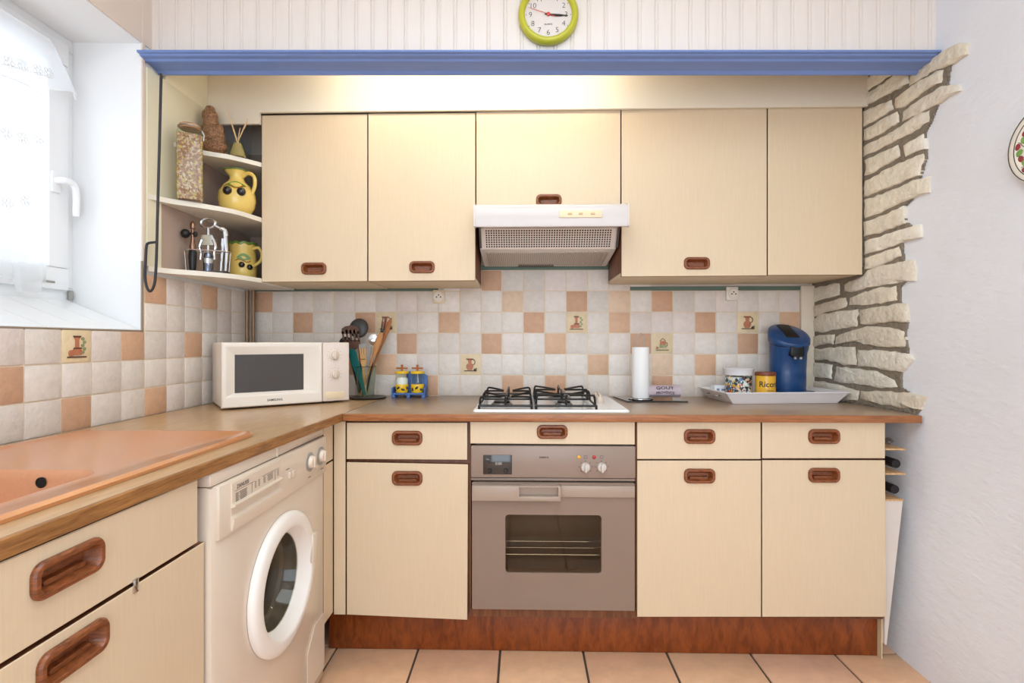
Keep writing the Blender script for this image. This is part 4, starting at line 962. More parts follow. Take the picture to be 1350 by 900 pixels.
mb.lathe([(.006, .07), (.006, .17)], b, 12); part('frame', mb, M_chrome, t)
mb = MB(); mb.tube([b + Vector((.028 * math.cos(a * PI / 12), 0, .187 + .019 * math.sin(a * PI / 12))) for a in range(24)], .0055, 8, True); part('ring_handle', mb, M_chrome, t)
for s_ in (-1, 1):
    mb = MB(); mb.tube(spline([b + Vector(p) for p in ((s_ * .022, -.004, .122), (s_ * .031, -.004, .095), (s_ * .026, -.004, .07), (s_ * .028, -.004, .045))], 5), [.006] * 8 + [.0045] * 8, 8); part('wing', mb, M_chrome, t)
b = CR @ Vector((.049, 0, .0072)); t = thing('lever_corkscrew', 'shiny lever corkscrew leaning in the stand beside the yellow mug', 'corkscrew', b)
for nm, pts, rs in (('arm', ((-.004, 0, .004), (.001, 0, .075), (.006, 0, .13)), [.005, .007, .009]), ('arm', ((.014, 0, .004), (.019, 0, .07), (.013, 0, .14)), [.005, .006, .008])):
    mb = MB(); mb.tube([b + Vector(p) for p in pts], rs, 10); part(nm, mb, M_chrome, t)
mb = MB(); mb.tube(spline([b + Vector(p) for p in ((.015, 0, .14), (.012, -.004, .162), (-.004, -.012, .170), (-.02, -.022, .180))], 5), [.009] * 10 + [.006] * 6, 10); part('lever', mb, M_chrome, t)
# hooked pull rod hanging by the window
mb = MB(); Yr = 1.742
pts = [onY(u, v, Yr) for u, v in ((212.5, 97), (210.5, 180), (208, 270), (206.5, 330), (204.8, 366), (202, 379), (197.5, 384), (193.5, 378), (191.3, 366), (191.8, 345), (193, 325), (195.5, 320.6), (201, 319.6), (207, 319))]
mb.tube(spline(pts, 4), .0044, 10); solo('hanging_rod', mb, mat('dark_iron', (58, 56, 58), .45, metal=.6), 'long dark iron rod with a looped end hanging from the blue moulding', 'rod')
# ================================================================== MICROWAVE
MR = math.radians(38); MO = Vector((-1.144, 1.915, ZT))
mw = thing('microwave', 'white countertop microwave with two dials standing across the tiled corner', 'microwave', MO, MR)
mxd = Vector((math.cos(MR), math.sin(MR), 0)); mnd = Vector((math.sin(MR), -math.cos(MR), 0))
def mp(u, v):
    d = Vector(ray(u, v)); o = Vector((0, 0, EYE)); t_ = (MO - o).dot(mnd) / d.dot(mnd); p = o + d * t_ - MO
    return p.dot(mxd), p.z
def mq(x, y): return mp(250 + x / 4.219, 400 + y / 4.219)
W_, Dp, Z0, Z1 = .487, .262, .008, .258
mb = MB(); mb.box(0, W_, .02, Dp, Z0, Z1, .006, 3); part('case', mb, M_whitem, mw, local=True)
for x in (.04, W_ - .04):
    for y in (.05, Dp - .04):
        mb = MB(); mb.lathe([(.012, .0005), (.012, .009)], (x, y, 0), 12); part('foot', mb, M_black, mw, local=True)
fm = lambda x, z, d: Vector((x, -d, z))
sx_, _ = mq(738, 400); wa, wz1 = mq(253, 285); wb, wz0 = mq(638, 470); wz0 = mq(440, 490)[1]; lz = mq(440, 507)[1]
mb = MB(); Wd = sx_ - .002
def rl(a0, a1, c0, c1, d): return [fm(*p, d) for p in ((a0, c0), (a1, c0), (a1, c1), (a0, c1))]
mb.loops([rl(0, Wd, Z0, Z1, -.02), rl(0, Wd, Z0, Z1, .004), rl(.004, Wd - .004, Z0 + .004, Z1 - .004, .008), rl(.012, Wd - .012, lz - .002, Z1 - .012, .008), rl(.018, Wd - .018, lz + .002, Z1 - .02, .004), rl(wa, wb, wz0, wz1, -.011), rl(wa, wb, wz0, wz1, -.0135)], True, True, False)
md = part('door', mb, M_whitem, mw, local=True)
mb = MB(); mb.loops([rl(wa - .002, wb + .002, wz0 - .002, wz1 + .002, -.0145), rl(wa - .002, wb + .002, wz0 - .002, wz1 + .002, -.0118)], True, True, True); part('door_window', mb, mat('dark_mesh_window', (66, 60, 56), .12, coat=.3, var=.06, vs=300), md, local=True)
mb = MB(); tc_ = mq(472, 534); mb.text('SAMSUNG', .0125, lambda x, y: fm(tc_[0] + x, tc_[1] + y, .0084)); part('brand_print', mb, M_ink, md, local=True)
mb = MB(); mb.box(sx_ + .001, W_, -.006, .02, Z0, Z1, .005, 3); mpan = part('control_panel', mb, mat('microwave_panel', (228, 212, 200), .4), mw, local=True)
for (x, y) in ((803, 286), (806, 392)):
    a, z = mq(x, y); mb = MB(); Mk = Matrix.Translation((a, -.006, z)) @ Matrix.Rotation(PI / 2, 4, 'X')
    mb.lathe([(.021, 0), (.021, .003), (.019, .004)], seg=28, M=Mk); mb.lathe([(.017, .003), (.016, .012), (.012, .014)], seg=28, M=Mk, sx=.8); mb.box(a - .0055, a + .0055, -.026, -.012, z - .018, z + .018, .004); part('dial', mb, M_white, mpan, local=True)
    mb = MB()
    for k in range(11):
        g = math.radians(-60 + k * 30); mb.box(a + .028 * math.cos(g) - .0016, a + .028 * math.cos(g) + .0016, -.0066, -.0058, z + .028 * math.sin(g) - .0008, z + .028 * math.sin(g) + .0008)
    part('dial_marks', mb, M_grey, mpan, local=True)
a0_, z0_ = mq(752, 535); a1_, z1_ = mq(858, 486); mb = MB(); mb.box(a0_, a1_, -.0085, -.005, z0_ + .004, z1_, .0015); part('door_button', mb, M_cream, mpan, local=True)
# ================================================================== UTENSILS
UC = Vector((-.722, 2.335, ZT))
M_mat = mat('dark_coaster', (46, 36, 32), .35)
mb = MB(); mc = Vector((-.715, 2.345, ZT)); mb.lathe([(.07, .0003), (.082, .003), (.083, .006), (.08, .008), (.06, .005)], mc, 40); solo('trivet', mb, M_mat, 'round dark trivet under the glass of kitchen utensils', 'trivet')
t = thing('utensil_glass', 'tall clear glass holding the kitchen utensils beside the microwave', 'glass', mc + Vector((0, 0, .0055)))
gz = .0055; gc = Vector((-.722, 2.335, ZT + gz))
mb = MB(); mb.lathe([(.034, 0), (.036, .003), (.0465, .142), (.0445, .142), (.034, .008), (.01, .006)], gc, 40, cap1=True); part('glass_wall', mb, M_glass, t, ang=50)
mb = MB(); mb.tube([gc + Vector((.0455 * math.cos(a * PI / 16), .0455 * math.sin(a * PI / 16), .142)) for a in range(32)], .0013, 6, True); part('rim', mb, glass('rim_glass', (150, 140, 130), .03, 1.8), t)
M_wd = [mat('beech', (206, 156, 96), .55, var=.12, vs=20, st=(6, 6, .6)), mat('dark_beech', (166, 104, 56), .55, var=.15, vs=20, st=(6, 6, .6)), mat('olive_wood', (184, 128, 76), .5, var=.2, vs=20, st=(6, 6, .6))]
def U(u, v, Y): return onY(u, v, Y)
def handle_(mb, u0, v0, u1, v1, Y0_, Y1_, r0=.0045, r1=.005): mb.tube([U(u0, v0, Y0_), U((u0 + u1) / 2, (v0 + v1) / 2, (Y0_ + Y1_) / 2), U(u1, v1, Y1_)], [r0, (r0 + r1) / 2, r1], 10)
def uten(name, label, foot): return thing(name, label, 'utensil', foot, 0, None)
def paddle(mb, pts, Y, th=.003, bend=0):
    mb.prism(pts, lambda u, v: U(u, v, Y - th / 2 + bend * (v - 440) * .001), lambda u, v: U(u, v, Y + th / 2 + bend * (v - 440) * .001))
t = uten('ladle', 'large black ladle rising highest from the utensil glass', U(479, 523, 2.355))
mb = MB(); handle_(mb, 476.5, 499, 473, 446, 2.356, 2.366, .0038, .005); part('handle', mb, M_black, t)
mb = MB(); hc = U(473, 432.5, 2.368); mb.ell(hc, (.045, .018, .047), 28, 16, Matrix.Rotation(math.radians(-12), 4, 'X'))
part('bowl', mb, mat('dark_grey_nylon', (62, 60, 58), .45), t)
t = uten('slotted_spatula', 'brown slotted spatula standing in front of the black ladle', U(476, 522, 2.325))
mb = MB()
def sl_pts(): return None
for s_ in range(5):
    u0 = 450.5 + s_ * 5.0
    paddle(mb, [(u0, 437 - (2 if 0 < s_ < 4 else 0)), (u0 + 2.6, 436.2 - (2 if 0 < s_ < 4 else 0)), (u0 + 4.0, 450), (u0 + 1.4, 450)], 2.33)
paddle(mb, [(450, 438), (450.5, 433), (455, 430), (465, 428.5), (472, 431), (474, 437), (473.8, 439.5), (450.5, 440)], 2.33); paddle(mb, [(451.5, 448), (474.5, 448), (476, 455), (472, 459), (466, 462), (463, 462), (455, 456)], 2.33)
part('blade', mb, mat('brown_nylon', (84, 54, 38), .4), t)
mb = MB(); handle_(mb, 466, 460, 476, 519, 2.33, 2.325); part('handle', mb, M_black, t)
t = uten('serving_spoon', 'black nylon spoon mostly hidden between microwave and slotted spatula', U(474, 522, 2.35))
mb = MB(); mb.ell(U(456, 452, 2.365), (.032, .012, .03), 20, 12); handle_(mb, 459, 460, 474, 518, 2.365, 2.345); part('spoon_body', mb, M_black, t)
t = uten('silicone_spatula', 'teal green silicone spatula leaning in the utensil glass', U(481, 522, 2.315))
mb = MB(); paddle(mb, [(458.5, 462), (463, 459), (468, 461), (470.5, 466), (476, 486), (483, 520), (479, 522), (474, 505), (463.5, 480)], 2.312, .007); part('blade', mb, mat('teal_silicone', (0, 92, 88), .4), t)
t = uten('wooden_fork', 'pale wooden three-pronged fork in the middle of the utensil glass', U(481, 522, 2.33))
mb = MB()
for s_ in range(3): paddle(mb, [(473.5 + s_ * 3.3, 459), (475.6 + s_ * 3.3, 458.5), (477.2 + s_ * 2.6, 474), (475 + s_ * 2.6, 474)], 2.326, .006)
paddle(mb, [(474.8, 473), (483.2, 473), (482.5, 479), (480.5, 484), (484, 521), (480.5, 521), (477.5, 484), (475.6, 479)], 2.326, .006); part('fork_body', mb, M_wd[0], t)
mb = MB(); paddle(mb, [(473, 454), (482, 452), (482.4, 458.5), (473.2, 459)], 2.33, .004); part('grey_tip_cover', mb, M_grey, t)
def wspoon(label, u1, v1, u0, v0, Y1_, Y0_, w, mt):
    t = uten('wooden_spoon', label, U(u0, v0, Y0_)); a, b_ = U(u0, v0, Y0_), U(u1, v1, Y1_); d = (b_ - a); L2 = d.length
    mb = MB(); mb.tube([a, a + d * .35, a + d * .6, a + d * .72, a + d * .84, a + d * .95, b_], [.0045, .0045, .006, w * .8, w, w * .75, w * .25], 12)
    for v in mb.bm.verts:
        k = (v.co - a).dot(d) / L2 ** 2
        if k > .6: v.co.y = (a + d * k).y + (v.co.y - (a + d * k).y) * .35
    part('spoon_body', mb, mt, t, ang=60)
wspoon('long wooden spoon leaning furthest out of the utensil glass', 516, 419, 478, 521, 2.388, 2.346, .012, M_wd[1])
wspoon('broad wooden spoon leaning under the longest spoon in the utensil glass', 503, 438, 475, 521, 2.308, 2.321, .016, M_wd[2])
wspoon('thin pale wooden spoon standing behind the wooden fork', 471, 466, 477, 521, 2.335, 2.338, .008, M_wd[2])
t = uten('steel_skimmer', 'shiny steel skimmer with round holes in the utensil glass', U(481, 522, 2.345))
mb = MB(); Ms = Matrix.Translation(U(494, 448, 2.331)) @ Matrix.Rotation(math.radians(35), 4, 'Y') @ Matrix.Rotation(math.radians(70), 4, 'X'); mb.lathe([(.004, -.006), (.018, -.003), (.027, .004), (.028, .005), (.018, 0), (.004, -.003)], seg=24, M=Ms); part('bowl', mb, M_chrome, t)
mb = MB(); handle_(mb, 490, 456, 481.5, 517, 2.333, 2.336, .003, .0035); part('handle', mb, M_steel, t)
for k in range(6):
    mb = MB(); a = k * PI / 3; mb.ell(Ms @ Vector((.014 * math.cos(a), .014 * math.sin(a), -.0035)), (.003, .003, .003), 8, 6); part('hole', mb, M_black, t)
t = uten('carving_fork', 'black two-pronged fork tips above the steel skimmer', U(482, 522, 2.35))
mb = MB(); mb.tube([U(483, 519, 2.345), U(494, 462, 2.355), U(502, 441, 2.360)], .004, 8)
for du in (0, 5): mb.tube([U(501.5, 442, 2.360), U(503 + du * .6, 434, 2.361), U(504.5 + du * .9, 419, 2.362)], [.004, .0032, .0016], 8)
part('fork_body', mb, M_black, t)
# ================================================================== CONDIMENT RACK
M_rack = mat('blue_painted_wood', (74, 112, 176), .5, var=.08, vs=30)
cx0, cx1, cy = onY(518.5, 500, 2.385).x, onY(562, 500, 2.385).x, 2.385
t = thing('condiment_rack', 'small blue wooden rack for two condiment jars against the tiles', 'rack', ((cx0 + cx1) / 2, cy, ZT))
mb = MB(); zc = ZT
mb.box(cx0, cx1, cy - .035, cy + .035, zc + .016, zc + .024, .0015)
for x in (cx0, (cx0 + cx1) / 2 - .008, cx1 - .016): mb.box(x, x + .016, cy - .034, cy - .024, zc + .0003, zc + .016, .002); mb.box(x, x + .016, cy + .024, cy + .034, zc + .0003, zc + .016, .002)
part('shelf_board', mb, M_rack, t)
for xa in (cx0, cx1 - .006):
    mb = MB(); mb.box(xa, xa + .006, cy - .035, cy + .035, zc + .024, zc + .05, .002); part('side', mb, M_rack, t)
mb = MB(); bpts = [(cx0 + .06, 0), (cx1, 0)] ; xs0, xs1 = cx0 + .055, cx1
mb.prism([(xs0, zc + .024), (xs1, zc + .024), (xs1, zc + .10), (xs1 - .012, zc + .108), (xs0 + .05, zc + .118), (xs0 + .012, zc + .122), (xs0, zc + .112)], lambda x, z: Vector((x, cy + .027, z)), lambda x, z: Vector((x, cy + .034, z))); part('back', mb, M_rack, t)
M_cy = mat('yellow_ceramic', (240, 196, 40), .25, coat=.3)
for k, (uu, lab, fill) in enumerate(((530, 'condiment jar filled with white salt, nearer the utensils in the blue rack', 1), (550.3, 'empty condiment jar with a yellow base, further from the utensils in the blue rack', 0))):
    b = onY(uu, 500, cy - .006); b.z = zc + .0245
    t = thing('condiment_jar', lab, 'jar', b, 0, 'condiment jars in the blue rack')
    mb = MB(); mb.lathe([(.026, 0), (.028, .003), (.0305, .036), (.0295, .039), (.028, .039)], b, 32); base = part('base', mb, M_cy, t)
    mb = MB(); mb.lathe([(.029, .039), (.029, .088), (.028, .09)], b, 32, cap0=False, cap1=False); part('glass_wall', mb, M_glass, t)
    if fill: mb = MB(); mb.lathe([(.027, .038), (.0275, .06), (.022, .07), (.008, .075)], b, 24); mb.disp(.0015, 60); part('salt', mb, mat('salt', (236, 234, 230), .9), t)
    mb = MB(); mb.lathe([(.031, .088), (.032, .09), (.032, .097), (.028, .1), (.01, .101)], b, 32); part('lid', mb, M_cy, t)
    mb = MB(); mb.tube([b + Vector((-.026, 0, .113)), b + Vector((.026, 0, .113))], .004, 8); mb.lathe([(.005, .1), (.005, .122), (.007, .124), (.005, .13)], b, 12); part('cross_knob', mb, M_brush, t)
    mb = MB()
    for j in range(4 - k):
        a = math.radians(-150 + j * 40 + k * 25); p = b + Vector((.0295 * math.cos(a), .0295 * math.sin(a), .016 + .008 * (j % 2)))
        mb.ell(p, (.005, .004, .009), 10, 8, Matrix.Rotation(j * .9, 4, 'Y'))
    part('olive_pattern', mb, M_olive, base)
    mb = MB(); mb.tube([b + Vector((.004, 0, .045)), b + Vector((0, 0, .1))], .0022, 8); part('spoon_stem', mb, M_white, t)
# ================================================================== HOB
hx0, hx1, hy0, hy1 = -.187, .393, 1.893, 2.40
hb_ = thing('gas_hob', 'white four-burner gas hob with black wire pan supports', 'hob', ((hx0 + hx1) / 2, (hy0 + hy1) / 2, ZT))
def hl(w, h, r, z): return [Vector(((hx0 + hx1) / 2 + x, (hy0 + hy1) / 2 + y, z)) for x, y in rrect(w, h, r, 5)]
mb = MB(); w_, h_ = hx1 - hx0, hy1 - hy0
mb.loops([hl(w_, h_, .012, ZT + .0005), hl(w_, h_, .012, ZT + .006), hl(w_ - .01, h_ - .01, .012, ZT + .010), hl(w_ - .04, h_ - .04, .012, ZT + .0085), hl(w_ - .07, h_ - .07, .012, ZT + .0075)], True, True, True); part('hob_plate', mb, mat('white_hob_enamel', (244, 242, 240), .15, coat=.5), hb_)
zh = ZT + .0078
for bx_, by_, rr in ((-.085, 2.03, .042), (-.085, 2.27, .034), (.16, 2.03, .034), (.16, 2.27, .05)):
    c = Vector((bx_, by_, zh)); mb = MB(); mb.lathe([(rr, 0), (rr * 1.02, .006), (rr * .9, .012), (rr * .5, .013)], c, 32); bo2 = part('burner', mb, M_alu, hb_)
    mb = MB(); mb.lathe([(rr * .75, .0125), (rr * .78, .016), (rr * .7, .02), (rr * .2, .021)], c, 28); part('burner_cap', mb, M_black, bo2)
def grate(x0, x1, y0, y1, zt):
    mb = MB(); zl = zh + .014; r = .0042
    mb.tube(spline([(x0, y0, zl), (x1, y0, zl)], 2), r, 8); mb.tube([(x0, y1, zl), (x1, y1, zl)], r, 8); mb.tube([(x0, y0, zl), (x0, y1, zl)], r, 8); mb.tube([(x1, y0, zl), (x1, y1, zl)], r, 8)
    for x in (x0, x1):
        for y in (y0, y1): mb.tube([(x, y, zl), (x, y, zh + .0005)], r * 1.1, 8)
    ym = (y0 + y1) / 2; xm = (x0 + x1) / 2
    for (ya, yb2) in ((y0, ym - .008), (ym + .008, y1)):
        yc = (ya + yb2) / 2
        # arms rise from the frame and reach in over each burner
        for x, s_ in ((x0, 1), (x1, -1)):
            for y, yy in ((ya + .03, -.012), (yb2 - .03, .012)):
                mb.tube(spline([(x, y, zl), (x + s_ * .004, y, zt - .004), (x + s_ * .018, y, zt), (xm - s_ * .022, yc + yy, zt - .006)], 5), r, 8)
        mb.tube(spline([(xm, ya, zl), (xm, ya + .004, zt - .004), (xm, ya + .016, zt), (xm, yc - .024, zt - .006)], 5), r, 8)
        mb.tube(spline([(xm, yb2, zl), (xm, yb2 - .004, zt - .004), (xm, yb2 - .016, zt), (xm, yc + .024, zt - .006)], 5), r, 8)
    mb.tube([(x0, ym, zl), (x1, ym, zl)], r, 8)
    return mb
part('pan_support', grate(-.166, .032, 1.915, 2.36, zh + .044), M_blackm, hb_); part('pan_support', grate(.048, .272, 1.915, 2.36, zh + .050), M_blackm, hb_)
for k in range(4):
    c = Vector((.318 + .004 * k, 2.14 + k * .052, zh)); mb = MB(); mb.lathe([(.019, 0), (.019, .004), (.016, .006), (.014, .022), (.011, .025)], c, 24); mb.box(c.x - .003, c.x + .003, c.y - .014, c.y + .014, c.z + .022, c.z + .034, .002); part('knob', mb, M_white, hb_)
# ================================================================== PAPER ROLL, CLOTH, BOARD
bp = [onZ(827, 528.5, ZT + .006), onZ(907, 528.5, ZT + .006), onZ(888, 523, ZT + .006), onZ(808.5, 522.3, ZT + .006)]
mb = MB(); mb.loops([[Vector((p.x, p.y, ZT + .0004)) for p in bp], [Vector((p.x, p.y, ZT + .0065)) for p in bp]], True, True, True); solo('glass_board', mb, mat('black_glass', (30, 26, 26), .08, coat=.6), 'thin black glass board under the paper towel roll and the rolled cloth', 'board')
rc = Vector((.520, 2.285, ZT + .0068)); t = thing('paper_towel_holder', 'wire holder with a looped top under the paper towel', 'holder', rc)
mb = MB(); mb.tube([rc + Vector((.052 * math.cos(a * PI / 16), .052 * math.sin(a * PI / 16), .003)) for a in range(32)], .0026, 8, True); mb.tube([rc + Vector((-.052, 0, .003)), rc + Vector((.052, 0, .003))], .0022, 8); part('base_ring', mb, M_chrome, t)
mb = MB(); mb.tube(spline([rc + Vector(p) for p in ((-.013, 0, .003), (-.014, 0, .15), (-.014, 0, .265), (-.008, 0, .285), (.0, 0, .291), (.008, 0, .285), (.014, 0, .265), (.014, 0, .15), (.013, 0, .003))], 5), .0018, 8); part('loop', mb, M_steel, t)
mb = MB(); mb.lathe([(.018, .006), (.037, .006), (.0375, .008), (.0375, .228), (.037, .23), (.018, .23), (.018, .006)], rc, 48, cap0=False, cap1=False); solo('paper_towel_roll', mb, mat('paper', (240, 238, 236), .9, bump=.1, bs=120), 'tall narrow white paper towel roll upright on the black board', 'paper towel')
# rolled cloth: a spiral section swept along its length
mb = MB(); c0, c1_ = onY(853, 514, 2.29).x, onY(896, 514, 2.29).x; zc = ZT + .0068 + .034
sec = []
for k in range(60):
    a = k / 60 * 2.6 * 2 * PI; r = .010 + .022 * k / 60; sec.append((r * math.cos(a), r * math.sin(a)))
inn = [(x * (1 - .0022 / max(.004, math.hypot(x, y))), y * (1 - .0022 / max(.004, math.hypot(x, y)))) for x, y in sec][::-1]
sp = sec + inn; ls = []
for i in range(13):
    x = c0 + (c1_ - c0) * i / 12; w = 1 + .03 * math.sin(i * 1.3)
    ls.append([Vector((x + .001 * math.sin(k * .3), 2.29 + a * w, zc + b * w * .98 - .001)) for k, (a, b) in enumerate(sp)])
mb.loops(ls, True, True, True); ct = solo('rolled_cloth', mb, mat('lilac_cloth', (196, 178, 184), .9, bump=.3, bs=220), 'lilac printed cloth rolled up on the black board', 'cloth', ang=60)
mb = MB(); rcl = .0335; cm = (c0 + c1_) / 2
def cyl(x, s_): a = PI + .42 - s_ / rcl; return Vector((cm + x, 2.29 + rcl * math.cos(a), zc - .001 + rcl * .98 * math.sin(a)))
mb.text('PROVENCE', .016, lambda x, y: cyl(x, y + .013 - 2.4 * x * x))
mb.text('GOUT', .021, lambda x, y: cyl(x * 1.3, y + .034 - 2.0 * x * x)); part('print', mb, mat('grey_violet_print', (84, 66, 74), .8), ct)
# ================================================================== TRAY AND ITS CONTENTS
TR = math.radians(4.5); TO = Vector((1.098, 2.305, ZT)); TRM = Matrix.Translation(TO) @ Matrix.Rotation(TR, 4, 'Z')
tr = thing('serving_tray', 'white wooden tray with slanted sides and metal handles, against the stone wall', 'tray', TO, TR)
def tl(w, h, z, dx=0): return [Vector((x + dx, y, z)) for x, y in ((-w / 2, -h / 2), (w / 2, -h / 2), (w / 2, h / 2), (-w / 2, h / 2))]
mb = MB(); mb.loops([tl(.455, .232, .0005), tl(.528, .272, .045), tl(.538, .282, .0455), tl(.538, .282, .0495), tl(.524, .266, .0495), tl(.451, .226, .008)], True, True, True); part('tray_body', mb, mat('white_painted_tray', (232, 226, 226), .4), tr, local=True)
for s_ in (-1, 1):
    mb = MB(); mb.tube(spline([(s_ * .250, -.05, .03), (s_ * .270, -.045, .026), (s_ * .275, 0, .024), (s_ * .270, .045, .026), (s_ * .250, .05, .03)], 5), .0028, 8); part('handle', mb, M_steel, tr, local=True)
zt_ = ZT + .0085
def stand(x, y): return Vector((x, y, zt_))
c = stand(1.197, 2.318); cm_ = thing('coffee_machine', 'blue pod coffee machine with an oval domed top standing on the tray', 'coffee machine', c)
M_cb = mat('blue_plastic', (24, 66, 116), .28, coat=.3, var=.05, vs=5)
def ov_l(w, d, z, dy=0, tilt=0, n=40): return [c + Vector((w * math.cos(a * 2 * PI / n), dy + d * math.sin(a * 2 * PI / n), z + tilt * d * math.sin(a * 2 * PI / n))) for a in range(n)]
mb = MB(); mb.loops([ov_l(.077, .060, .0, .03), ov_l(.078, .061, .004, .03), ov_l(.078, .062, .12, .03), ov_l(.079, .066, .2, .026), ov_l(.081, .074, .225, .02, .1), ov_l(.081, .076, .243, .02, .28)], True, True, True); part('body', mb, M_cb, cm_, ang=50)
mb = MB(); mb.loops([ov_l(.083, .078, .247, .02, .28), ov_l(.086, .081, .251, .02, .28), ov_l(.0865, .0815, .282, .02, .5), ov_l(.083, .078, .289, .02, .58), ov_l(.07, .066, .294, .02, .6), ov_l(.03, .028, .297, .02, .6)], True, True, True); lid = part('lid', mb, M_cb, cm_, ang=50)
mb = MB(); mb.loops([ov_l(.0805, .0755, .2425, .02, .28), ov_l(.0805, .0755, .2475, .02, .28)], True, False, False); part('seam', mb, M_black, cm_)
mb = MB(); mb.mbox(Matrix.Translation(c + Vector((0, .028, .2985))) @ Matrix.Rotation(math.radians(31), 4, 'X'), .056, .112, .012, .004); part('lever', mb, M_black, lid)
mb = MB(); mb.mbox(Matrix.Translation(c + Vector((0, -.044, .212))), .058, .03, .044, .004); mb.mbox(Matrix.Translation(c + Vector((0, -.05, .19))), .045, .03, .010, .004); sp_ = part('spout', mb, M_black, cm_)
mb = MB(); 
for sx in (-.012, .012): mb.tube([c + Vector((sx, -.058, .19)), c + Vector((sx, -.06, .176))], .005, 10)
part('nozzle', mb, M_grey, sp_)
mb = MB(); mb.loops([ov_l(.075, .062, .0, -.045), ov_l(.077, .064, .004, -.045), ov_l(.077, .064, .034, -.045), ov_l(.07, .058, .038, -.045)], True, True, True); dt = part('drip_tray', mb, M_cb, cm_)
mb = MB(); mb.ell(c + Vector((0, -.1085, .030)), (.012, .003, .006), 14, 10); part('drip_logo', mb, M_grey, dt)
c = stand(.964, 2.317); t = thing('glass_jar', 'glass jar with a white fluted lid and colourful contents on the tray', 'jar', c)
mb = MB(); mb.lathe([(.05, 0), (.056, .003), (.0575, .02), (.0575, .1), (.056, .104)], c, 40, cap1=False); part('jar_glass', mb, M_glass, t, ang=50)
mb = MB(); n = 60
mb.loops([[c + Vector((r * (1 + (.018 * (k % 2) if fl else 0)) * math.cos(k * 2 * PI / n), r * (1 + (.018 * (k % 2) if fl else 0)) * math.sin(k * 2 * PI / n), z)) for k in range(n)] for r, z, fl in ((.058, .104, 0), (.061, .105, 1), (.063, .128, 1), (.066, .132, 1), (.062, .136, 0), (.03, .137, 0))], True, True, True); part('lid', mb, mat('white_metal_lid', (222, 220, 222), .35), t)
mb = MB(); pal = [(180, 30, 34), (240, 238, 232), (30, 32, 44), (236, 176, 60), (70, 120, 180), (90, 24, 36), (244, 240, 236), (250, 200, 170), (40, 60, 60)]
for k in range(260):
    a = random.uniform(0, 2 * PI); r = .052; z = random.uniform(.01, .094); n0 = len(mb.bm.faces); o = MB(); o.box(-.0075, .0075, -.002, .002, -.006, .006, .001, 1)
    mb.add(o, Matrix.Translation(c + Vector((r * math.cos(a), r * math.sin(a), z))) @ Matrix.Rotation(a + PI / 2, 4, 'Z') @ Matrix.Rotation(random.uniform(-1, 1), 4, 'Y')); mb.bm.faces.ensure_lookup_table(); mb.tint(mb.bm.faces[n0:], lin(random.choice(pal)))
n0 = len(mb.bm.faces); mb.lathe([(.049, .006), (.049, .096)], c, 24); mb.bm.faces.ensure_lookup_table(); mb.tint(mb.bm.faces[n0:], lin((232, 228, 222)))
part('wrapped_sweets', mb, mat('wrappers', (200, 150, 110), .4, tint=True), t, kind='stuff')
c = stand(1.058, 2.263); t = thing('drink_tin', 'yellow cylindrical drink tin with a brown lid on the tray', 'tin', c)
mb = MB(); mb.lathe([(.0395, 0), (.041, .002), (.041, .105), (.0395, .107)], c, 40); tb_ = part('tin_body', mb, mat('yellow_tin', (232, 178, 52), .3, coat=.2, var=.1, vs=12), t)
mb = MB(); mb.lathe([(.042, .105), (.0425, .107), (.0425, .118), (.041, .121), (.03, .1215)], c, 40); part('lid', mb, mat('brown_plastic_lid', (120, 58, 30), .35), t)
mb = MB(); cw = lambda a0, z0, r=.0413: (lambda x, y: c + Vector((r * math.sin(a0 + x / r), -r * math.cos(a0 + x / r), z0 + y)))
mb.text('Ricor\u00e9', .034, cw(.03, .068)); 
for k in range(2): 
    for j in range(8): mb.loops([[cw(.1, .042 - k * .005)(-.014 + j * .0035, 0), cw(.1, .042 - k * .005)(-.012 + j * .0035, 0), cw(.1, .042 - k * .005)(-.012 + j * .0035, .002), cw(.1, .042 - k * .005)(-.014 + j * .0035, .002)], [cw(.1, .042 - k * .005, .0415)(-.014 + j * .0035, 0), cw(.1, .042 - k * .005, .0415)(-.012 + j * .0035, 0), cw(.1, .042 - k * .005, .0415)(-.012 + j * .0035, .002), cw(.1, .042 - k * .005, .0415)(-.014 + j * .0035, .002)]], True, True, True)
part('lettering', mb, M_ink, tb_)
mb = MB(); mb.prism([(.014 * math.cos(a * PI / 10), .014 * math.sin(a * PI / 10)) for a in range(20)], lambda x, y: cw(.25, .018, .0408)(x, y), lambda x, y: cw(.25, .018, .0416)(x, y)); part('cup_picture', mb, mat('cup_brown', (176, 120, 84), .5), tb_)
b = stand(.897, 2.372); mb = MB(); mb.mbox(Matrix.Translation(b + Vector((0, 0, .0272))) @ Matrix.Rotation(.08, 4, 'Z'), .06, .045, .054, .003); bxo = solo('carton', mb, mat('white_carton', (226, 230, 236), .6), 'small white carton behind the slanted tray rim, beside the glass jar', 'box')
mb = MB()
for dx, w, h in ((-.014, .012, .012), (.012, .02, .008)): mb.mbox(Matrix.Translation(b + Vector((0, 0, .03))) @ Matrix.Rotation(.08, 4, 'Z') @ Matrix.Translation((dx, -.0228, .004)), w, .0008, h)
part('print', mb, mat('blue_grey_print', (120, 140, 168), .6), bxo)
